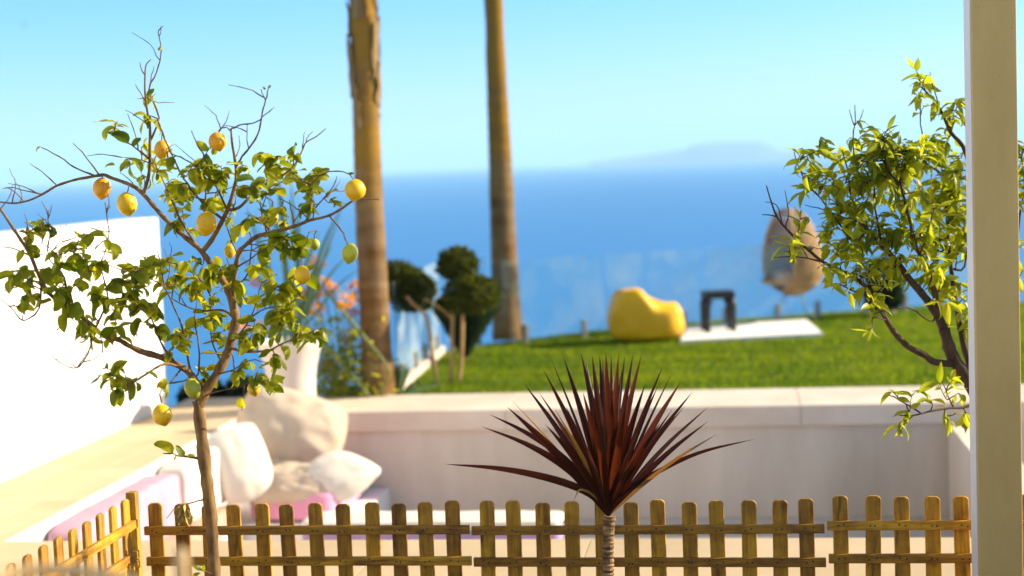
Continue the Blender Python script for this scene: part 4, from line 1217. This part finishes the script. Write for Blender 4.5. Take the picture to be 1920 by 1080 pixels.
stemtube(t, [(860, 716), (865, 670), (867, 620), (868, 590), (878, 560)], 4.2, dT)
stemtube(t, [(848, 600), (835, 585), (815, 570), (795, 560)], 2.5, dT)
place(t, U(842, 720, dT))
# clipped cone behind it
t = thing('cone_shrub', 'dark green funnel-shaped clipped shrub behind the topiary stems', 'shrub')
dK = 18.3
pb_ = U(872, 672, dK); pt_ = U(875, 575, dK)
b = MB()
rt = 64/FPX*dK
rr = random.Random(4)
for _ in range(5200):
    q = rr.random()**.7; a = rr.uniform(0, 2*PI)
    z = pb_.z+(pt_.z-pb_.z)*q
    r = rt*(.03+.97*q)*(.86+.14*rr.random())
    p = Vector((pb_.x+(pt_.x-pb_.x)*q+r*math.cos(a), pb_.y+r*math.sin(a), z))
    d = Vector((math.cos(a)*.6+rr.gauss(0, .4), math.sin(a)*.6+rr.gauss(0, .4), .7+rr.gauss(0, .3))).normalized(); L = rr.uniform(.025, .055)
    u = d.cross(Vector((rr.gauss(0, 1), rr.gauss(0, 1), .3))).normalized()
    b.add([p, p+d*L*.5+u*L*.25, p+d*L, p+d*L*.5-u*L*.25], [(0, 1, 2, 3)])
obj('foliage', b, M['dark_leaf'], t, kind='stuff')
b = MB(); b.tube([pb_-Vector((0, 0, .05)), pb_.lerp(pt_, .6)], [.04, .03], 8); obj('stem', b, M['stake'], t)
b = MB(); b.lathe([(.01, pb_.z), (rt*.42, pb_.z+(pt_.z-pb_.z)*.5), (rt*.86, pt_.z), (.01, pt_.z+.02)], 16, (pb_.x, pb_.y)); obj('inner_growth', b, M['dark_leaf'], t)
place(t, (pb_.x, pb_.y, 0))

# ------------------------------------------------------------------ planter, strappy plant, flowers
dV = 14.75
pr = G(548, 760)
t = thing('tall_planter', 'tall tapered pale planter on the wall cap behind the pillows', 'planter')
vb = U(548, 752, dV); zr = U(555, 637, dV).z
prof = []
for j in range(25):
    q = j/24
    r = (47+16*q**2.2-4*math.sin(PI*q))/FPX*dV
    prof.append((r, 0.0+(zr)*q))
prof += [(prof[-1][0]-.015, zr+.004), (prof[-1][0]-.035, zr-.01), (prof[-1][0]-.05, zr-.12)]
b = MB(); b.lathe([(0.001, 0)]+prof, 32, (vb.x, vb.y)); obj('pot', b, M['pot'], t, smooth=True)
b = MB(); b.lathe([(prof[-4][0]-.035, zr-.06), (.001, zr-.05)], 20, (vb.x, vb.y)); obj('soil', b, M['soil'], t)
place(t, (vb.x, vb.y, 0))
t = thing('strappy_plant', 'plant with long thin blue-green leaves growing from the tall planter', 'plant')
tips = [(517, 296, 12), (600, 430, 10), (640, 400, 8), (650, 372, 7), (560, 380, 9), (480, 420, 9), (440, 470, 8), (545, 330, 9), (625, 455, 9), (585, 470, 9), (660, 470, 6), (500, 350, 10), (460, 380, 7), (680, 500, 5)]
for x, y, wpx in tips:
    x0_ = 545+R.uniform(-20, 20)
    blade([(x0_, 650), (x0_*.7+x*.3+R.uniform(-8, 8), 650*.6+y*.4), (x0_*.35+x*.65, 650*.3+y*.7-8), (x, y)], R.uniform(-.35, .35), wpx, M['blade_teal'], d0=dV, parent=t, tilt=R.uniform(-.4, .4))
for pts in ([(560, 640), (610, 560), (600, 530)],):
    pass
place(t, (vb.x, vb.y, zr))
# flowering shrub on the lawn edge beyond the cap
t = thing('flowering_shrub', 'loose shrub with orange and red blooms beside the thicker palm', 'shrub')
dFl = 15.5
bloom = [(595, 495, 12, 0), (608, 535, 13, 0), (626, 542, 10, 0), (593, 550, 12, 0), (563, 567, 14, 1), (592, 580, 13, 0), (560, 590, 12, 1), (668, 543, 14, 0), (648, 565, 15, 0), (660, 588, 9, 1), (662, 625, 12, 1), (643, 640, 8, 1), (618, 688, 11, 1), (449, 620, 14, 1), (492, 612, 12, 0), (575, 545, 9, 0), (642, 575, 9, 0), (628, 742, 7, 1), (480, 530, 9, 1), (530, 600, 10, 0)]
for (x, y, r, k) in bloom:
    r *= 1.3; c = U(x, y, dFl+R.uniform(-.2, .3)); rr = random.Random(int(x))
    b = MB(); r3 = r/FPX*dFl
    for _ in range(46):
        v = Vector((rr.gauss(0, 1), rr.gauss(0, 1), rr.gauss(0, 1)+.2)).normalized()
        p = c+v*r3*rr.uniform(.2, .75); u = v.cross(Vector((rr.random(), rr.random(), rr.random()))).normalized()
        L = r3*.6
        b.add([p, p+v*L*.5+u*L*.4, p+v*L, p+v*L*.5-u*L*.4], [(0, 1, 2, 3)])
    obj('bloom', b, M['flower_red'] if k and x % 3 == 0 else M['flower'], t)
    stemtube(t, [(x, y), (x+(640-x)*.3+R.uniform(-8, 8), y+(752-y)*.4), (x+(640-x)*.7, y+(752-y)*.8), (640+R.uniform(-25, 25), 754)], 1.5, dFl, 'stem', M['stemgreen'])
stemtube(t, [(610, 545), (640, 580), (690, 640), (730, 700), (700, 748)], 3, dFl-.1, 'stem', M['stemgreen'])
stemtube(t, [(600, 640), (640, 680), (690, 740), (696, 750)], 4, dFl-.1, 'stem', M['stemgreen'])
b = MB(); rr = random.Random(12)
for _ in range(1500):
    x = rr.gauss(640, 42); y = 754-abs(rr.gauss(0, 70))
    if x < 540 or x > 745: continue
    p = U(x, min(y, 750), dFl+rr.uniform(-.15, .5)); d = Vector((rr.gauss(0, 1), rr.gauss(0, 1), rr.gauss(0, 1)+.3)).normalized()
    u = d.cross(Vector((rr.random(), rr.random(), 1))).normalized(); L = rr.uniform(.05, .12)
    b.add([p, p+d*L*.5+u*L*.2, p+d*L, p+d*L*.5-u*L*.2], [(0, 1, 2, 3)])
obj('foliage', b, M['bush_leaf'], t, kind='stuff')
place(t, G(640, 752))
t = thing('agave_plant', 'small dark rosette plant at the foot of the thicker palm', 'plant')
for k in range(22):
    a = R.uniform(-1.4, 1.4)
    L = R.uniform(50, 95)
    blade([(748, 748), (748+L*.5*math.sin(a), 748-L*.6*math.cos(a)), (748+L*math.sin(a), 748-L*.85*math.cos(a))], R.uniform(-.3, .3), 9, M['dark_leaf'] if k % 3 else M['blade_teal'], d0=15.7, parent=t)
place(t, G(748, 750))

# ------------------------------------------------------------------ glass balustrade
GG = 'glass panels round the lawn'
def glasspanel(a, c, h, label):
    t = thing('glass_panel', label, 'glass panel', GG)
    a = Vector((a[0], a[1], 0)); c = Vector((c[0], c[1], 0)); d = (c-a); L = d.length; ang = math.atan2(d.y, d.x)
    Mx = Matrix.Translation(a) @ Matrix.Rotation(ang, 4, 'Z')
    b = MB(); b.add([Mx @ Vector(p) for p in ((.02, 0, .06), (L-.02, 0, .06), (L-.02, 0, h), (.02, 0, h))], [(0, 1, 2, 3)])
    b2 = MB(); b2.box((.02, -.006, .06), (L-.02, .006, h), Mx)
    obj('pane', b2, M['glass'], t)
    for q in (.22, .78):
        b = MB(); b.box((L*q-.03, -.03, -.03), (L*q+.03, .03, .20), Mx); obj('clamp', b, M['steel'], t, bevel=.004)
    place(t, a)
e = [Vector((p[0], p[1])) for p in lawn_poly[1:7]]
far0 = Vector((e[1].x, e[1].y)); far1 = Vector((e[4].x, e[4].y)); dirf = (far1-far0).normalized()
nrm = Vector((-dirf.y, dirf.x))
off = .12
names = ['clear glass panel at the lawn edge just past the thinner palm', 'clear glass panel beside the yellow beanbag', 'clear glass panel behind the yellow beanbag', 'clear glass panel behind the black side table', 'clear glass panel behind the hanging rattan chair', 'clear glass panel beyond the leafy bush']
Ln = (far1-far0).length
np_ = 5
for k in range(np_):
    a = far0+dirf*(Ln*k/np_)+nrm*off-nrm*.35; c = far0+dirf*(Ln*(k+1)/np_)+nrm*off-nrm*.35
    glasspanel(a, c, 1.0, names[k] if k < np_-1 else names[5])
a0 = Vector((lawn_poly[0][0]-.1, lawn_poly[0][1]+.5)); a1 = Vector((e[0].x-.1, e[0].y)); 
am = (a0+a1)/2
glasspanel(a0, am, 1.05, 'bluish glass panel between the thicker palm and the round shrub clumps')
glasspanel(am, a1, 1.05, 'bluish glass panel behind the bent topiary stem')
glasspanel(a1+Vector((.05, .05)), far0+Vector((-.1, -.05)), 1.05, 'glass panel at the lawn corner behind the funnel-shaped shrub')
b = MB()
d_ = (a1-a0).normalized(); nn_ = Vector((-d_.y, d_.x))
pl = [a0-nn_*.05, a1-nn_*.05, a1+nn_*.05, a0+nn_*.05]
b.prism([(p.x, p.y) for p in pl], -.4, .03); struct('lawn_kerb', b, M['stone'])

# white slab under the furniture
b = MB(); b.prism(pad, -.03, .012)
struct('stone_pad', b, M['stucco'])

# ------------------------------------------------------------------ beanbag
t = thing('beanbag', 'yellow slouching beanbag lounger on the lawn', 'beanbag')
dB = 19.6
bb = U(1213, 632, dB)
s = 1/FPX*dB
b = MB()
NU, NV = 48, 26
Wb = 143*s/2
for j in range(NV+1):
    th = PI*j/NV
    for i in range(NU):
        a = 2*PI*i/NU
        x = math.cos(a); y = math.sin(a)
        q = max(0.0, math.sin(th))**.38; z = -math.cos(th)
        z = math.copysign(abs(z)**.75, z)
        k8 = (abs(x)**3.2+abs(y)**3.2)**(1/3.2)
        X = x/k8*q*Wb*(1+.05*noise.noise(Vector((x*1.5, y*1.5, z*2)))); Y = y/k8*q*Wb*.72
        if z < 0: X *= 1-.08*z*z
        hgt = 33*s
        u = X/Wb
        ss = min(1, max(0, (.22-u)/.42)); ss = ss*ss*(3-2*ss)
        topf = 1.16+.82*ss-.10*max(0, u-.4)-.22*max(0, -u-.6)
        Z = hgt + (hgt*z*topf if z > 0 else hgt*z)
        wr = .030*noise.noise(Vector((X*5, Y*5, Z*5+3)))+.012*math.sin(a*7+3*noise.noise(Vector((X*3, Y*3, 0))))*max(z, 0)*q
        b.v.append((X+x*wr, Y+y*wr, Z+wr*.8))
for j in range(NV):
    for i in range(NU):
        a0_ = j*NU+i; a1_ = j*NU+(i+1) % NU
        b.f.append((a0_, a1_, a1_+NU, a0_+NU))
o = obj('cover', b, M['yellow'], t, smooth=True)
o.rotation_euler = (0, 0, YAW); o.location = (bb.x, bb.y, -.03)
place(t, (bb.x, bb.y, 0))

# ------------------------------------------------------------------ side table
t = thing('side_table', 'small black arched side table standing on the white pad', 'table')
dS = 20.0; s = dS/FPX
c = U(1348, 637, dS)
zt_ = .0+ 76*s
Rz = Matrix.Translation((c.x, c.y, .012)) @ Matrix.Rotation(YAW+.1, 4, 'Z')
hw_ = 29*s
b = MB(); b.box((-hw_, -hw_*.8, zt_-.10), (hw_, hw_*.8, zt_), Rz); obj('table_top', b, M['black'], t, bevel=.03, seg=3)
for sx in (-1, 1):
    for sy2 in (-1, 1):
        b = MB(); lx, ly = sx*(hw_-.03), sy2*(hw_*.8-.03)
        P = [Rz @ Vector((lx*.80, ly, zt_-.10)), Rz @ Vector((lx*.98, ly, zt_-.17)), Rz @ Vector((lx, ly, zt_*.4)), Rz @ Vector((lx*1.0, ly, 0))]
        b.tube(P, [.05, .042, .036, .03], 8); obj('leg', b, M['black'], t, smooth=True)
place(t, (c.x, c.y, .012))

# ------------------------------------------------------------------ egg chair
t = thing('rattan_egg_chair', 'teardrop rattan egg chair with a cushion standing on thin legs on the pad', 'chair')
dE = 21.0; s = dE/FPX
c = U(1487, 607, dE)
E0 = Matrix.Translation((c.x, c.y, .012)) @ Matrix.Rotation(YAW, 4, 'Z')
zb, zt2 = (607-562)*s, (607-398)*s
Hh = zt2-zb
EP = [(0, 4), (.05, 28), (.14, 48), (.28, 59), (.48, 58), (.68, 49), (.84, 38), (.95, 25), (1, 6)]
def prof_r(q):        # radius against height 0..1
    for (a_, r_), (c_, s_2) in zip(EP, EP[1:]):
        if q <= c_:
            return (r_+(s_2-r_)*(q-a_)/(c_-a_))*s
    return 6*s
def lean(q): return (-4+10*q)*s*-.6
open_dir = math.radians(205)
half = math.radians(62)
ribs = 26
for k in range(ribs):
    a = open_dir+half+(2*PI-2*half)*k/(ribs-1)
    P = []
    for j in range(19):
        q = .0+j/18*.98
        r = prof_r(q)
        P.append(E0 @ Vector((lean(q)+r*math.cos(a), r*math.sin(a)*.9, zb+Hh*q)))
    b = MB(); b.tube(P, .010, 5); obj('cane', b, M['cane'], t, smooth=True)
b = MB()
for j in range(46):
    q = .01+j/46*.86
    hf = half*(1 if q > .22 else (.0+q/.22))
    r = prof_r(q)
    P = []
    for k in range(30):
        a = open_dir+hf+(2*PI-2*hf)*k/29
        wv = 1+.012*(1 if (k+j) % 2 else -1)
        P.append(E0 @ Vector((lean(q)+r*wv*math.cos(a), r*wv*math.sin(a)*.9, zb+Hh*q)))
    b.tube(P, .0095, 4, flat=.9)
obj('weave', b, M['cane'], t, smooth=True, kind='stuff')
b = MB()   # rim round the opening
P = []
for sgn in (1, -1):
    col = []
    for j in range(16):
        q = .2+.78*j/15
        r = prof_r(q); a = open_dir+sgn*half
        col.append(E0 @ Vector((lean(q)+r*math.cos(a), r*math.sin(a)*.9, zb+Hh*q)))
    P += col if sgn == 1 else col[::-1]
for k in range(9):
    a = open_dir-half+2*half*k/8
    q = .2; r = prof_r(q)
    P.append(E0 @ Vector((lean(q)+r*1.05*math.cos(a), r*1.05*math.sin(a)*.9, zb+Hh*(q-.03*math.sin(PI*k/8)))))
b.tube(P+[P[0]], .024, 8); obj('rim', b, M['cane'], t, smooth=True)
cu = obj('seat_cushion', softbox(.46, .46, .13, seed=3, puff=.3), M['cloth_beige'], t, smooth=True); weld(cu)
cu.matrix_local = E0 @ Matrix.Translation((.02, 0, zb+Hh*.22))
cu = obj('back_cushion', softbox(.14, .5, .5, seed=5, puff=.1), M['cloth_beige'], t, smooth=True); weld(cu)
cu.matrix_local = E0 @ Matrix.Translation((.24, .08, zb+Hh*.42)) @ Matrix.Rotation(.2, 4, 'Y')
for k in range(4):
    a = PI/4+k*PI/2
    b = MB(); b.tube([E0 @ Vector((.12*math.cos(a), .12*math.sin(a), zb+.02)), E0 @ Vector((.36*math.cos(a), .36*math.sin(a), 0))], .006, 6)
    obj('leg', b, M['steel'], t, smooth=True)
b = MB(); b.tube([E0 @ Vector((.12*math.cos(k*PI/6), .12*math.sin(k*PI/6), zb+.015)) for k in range(13)], .014, 6); obj('leg_ring', b, M['steel'], t, smooth=True)
place(t, (c.x, c.y, .012))

# dark shrub beyond the bush
t = thing('dark_shrub', 'dark evergreen shrub at the lawn edge behind the leafy bush', 'shrub')
dD = 21.5
for i_, (x, y, r) in enumerate([(1655, 520, 26), (1668, 552, 20), (1640, 555, 14)]):
    pom(t, U(x, y, dD), r/FPX*dD, 1300, M['dark_leaf'], 1.25, 20+i_, 'leaf_clump', .08)
stemtube(t, [(1662, 588), (1660, 560), (1656, 530)], 4, dD)
place(t, U(1662, 588, dD))

# small plants in the gap by the wall end
t = thing('low_shrub', 'low dark shrub beyond the cap beside the end of the white wall', 'shrub')
for i_, (x, y, r) in enumerate([(400, 742, 16), (452, 735, 20), (360, 746, 14)]):
    pom(t, U(x, y, 16.5), r/FPX*16.5, 700, M['dark_leaf'], .9, 40+i_, 'leaf_clump', .09)
place(t, U(410, 752, 16.5))

# ------------------------------------------------------------------ near chairs
t = thing('round_backed_chair', 'blurred pale chair of which only the curved back rail shows', 'chair')
dN = 2.7; s = dN/FPX
DK = .55
P = [U(x, y, dN+dd) for x, y, dd in [(-160, 1190, -.25), (-90, 1110, -.12), (0, 1078, -.03), (60, 1070, 0), (120, 1069, 0), (180, 1076, -.03), (240, 1092, -.10), (290, 1125, -.2), (320, 1190, -.3)]]
b = MB(); b.tube([Vector(p) for p in catmull(P, 4)], .014, 10, flat=.8); obj('top_rail', b, M['chairwood'], t, smooth=True)
sc_ = U(80, 1300, dN-.28)
zs = DK+.45
b = MB(); cx_, cy_ = sc_.x, sc_.y
b.lathe([(.001, zs-.02), (.20, zs-.02), (.21, zs), (.20, zs+.02), (.001, zs+.02)], 28, (cx_, cy_)); obj('seat', b, M['chairwood'], t, smooth=True)
for k in range(9):
    x = -90+350*k/8
    cpts = [(x, 1074+ (abs(k-4)**2)*3, dN-.02*(abs(k-4)))]
    p0_ = U(*cpts[0]); ang = math.radians(150-120*k/8+math.degrees(YAW))
    q0 = Vector((cx_+.18*math.cos(ang), cy_+.18*math.sin(ang), zs+.01))
    b = MB(); b.tube([p0_-Vector((0, 0, .012)), q0], .006, 6); obj('spindle', b, M['chairwood'], t, smooth=True)
for k in range(4):
    a = PI/4+k*PI/2
    b = MB(); b.tube([Vector((cx_+.14*math.cos(a), cy_+.14*math.sin(a), zs-.02)), Vector((cx_+.21*math.cos(a), cy_+.21*math.sin(a), DK))], [.017, .012], 8); obj('leg', b, M['chairwood'], t, smooth=True)
place(t, (cx_, cy_, DK))
t = thing('ladder_back_chair', 'blurred pale chair of which only a rounded post top shows', 'chair')
pp = U(340, 1048, 2.9)
def fin(x, y):
    b = MB(); b.lathe([(.001, pp.z+.022), (.008, pp.z+.019), (.0125, pp.z+.010), (.013, pp.z-.01), (.0115, pp.z-.03), (.014, pp.z-.05), (.015, DK+.2), (.013, DK), (.001, DK)], 16, (x, y))
    return obj('back_post', b, M['chairwood'], t, smooth=True)
fin(pp.x, pp.y); fin(pp.x+.20, pp.y-.36)
for zz in (pp.z-.14, pp.z-.26, pp.z-.38):
    b = MB(); b.tube([(pp.x, pp.y, zz), (pp.x+.12, pp.y-.17, zz), (pp.x+.20, pp.y-.36, zz)], .012, 8, flat=.6); obj('slat', b, M['chairwood'], t, smooth=True)
b = MB(); b.prism([(pp.x, pp.y), (pp.x-.36, pp.y-.2), (pp.x-.16, pp.y-.56), (pp.x+.20, pp.y-.36)], DK+.43, DK+.46); obj('seat', b, M['chairwood'], t)
for x, y in ((pp.x-.34, pp.y-.2), (pp.x-.16, pp.y-.52)):
    b = MB(); b.tube([(x, y, DK), (x, y, DK+.43)], .014, 8); obj('leg', b, M['chairwood'], t, smooth=True)
place(t, (pp.x, pp.y, DK))

# bird
t = thing('bird', 'tiny dark bird high in the open sky', 'bird')
pb2 = U(46, 46, 90)
b = MB()
b.tube([pb2+Vector((-.09, 0, -.02)), pb2+Vector((-.03, 0, 0)), pb2+Vector((.05, 0, .01)), pb2+Vector((.1, 0, .0))], [.005, .035, .03, .006], 6)
obj('body', b, M['birdfeather'], t, smooth=True)
for e_ in (-1, 1):
    b = MB()
    q = [Vector((-.03, .02*e_, .01)), Vector((.05, .02*e_, .015)), Vector((.03, .12*e_, .06)), Vector((-.05, .22*e_, .03)), Vector((-.06, .12*e_, .05))]
    b.add([pb2+v for v in q]+[pb2+v+Vector((0, 0, -.006)) for v in q], [(0, 1, 2, 3, 4), (9, 8, 7, 6, 5)])
    obj('wing', b, M['birdfeather'], t)
place(t, pb2)
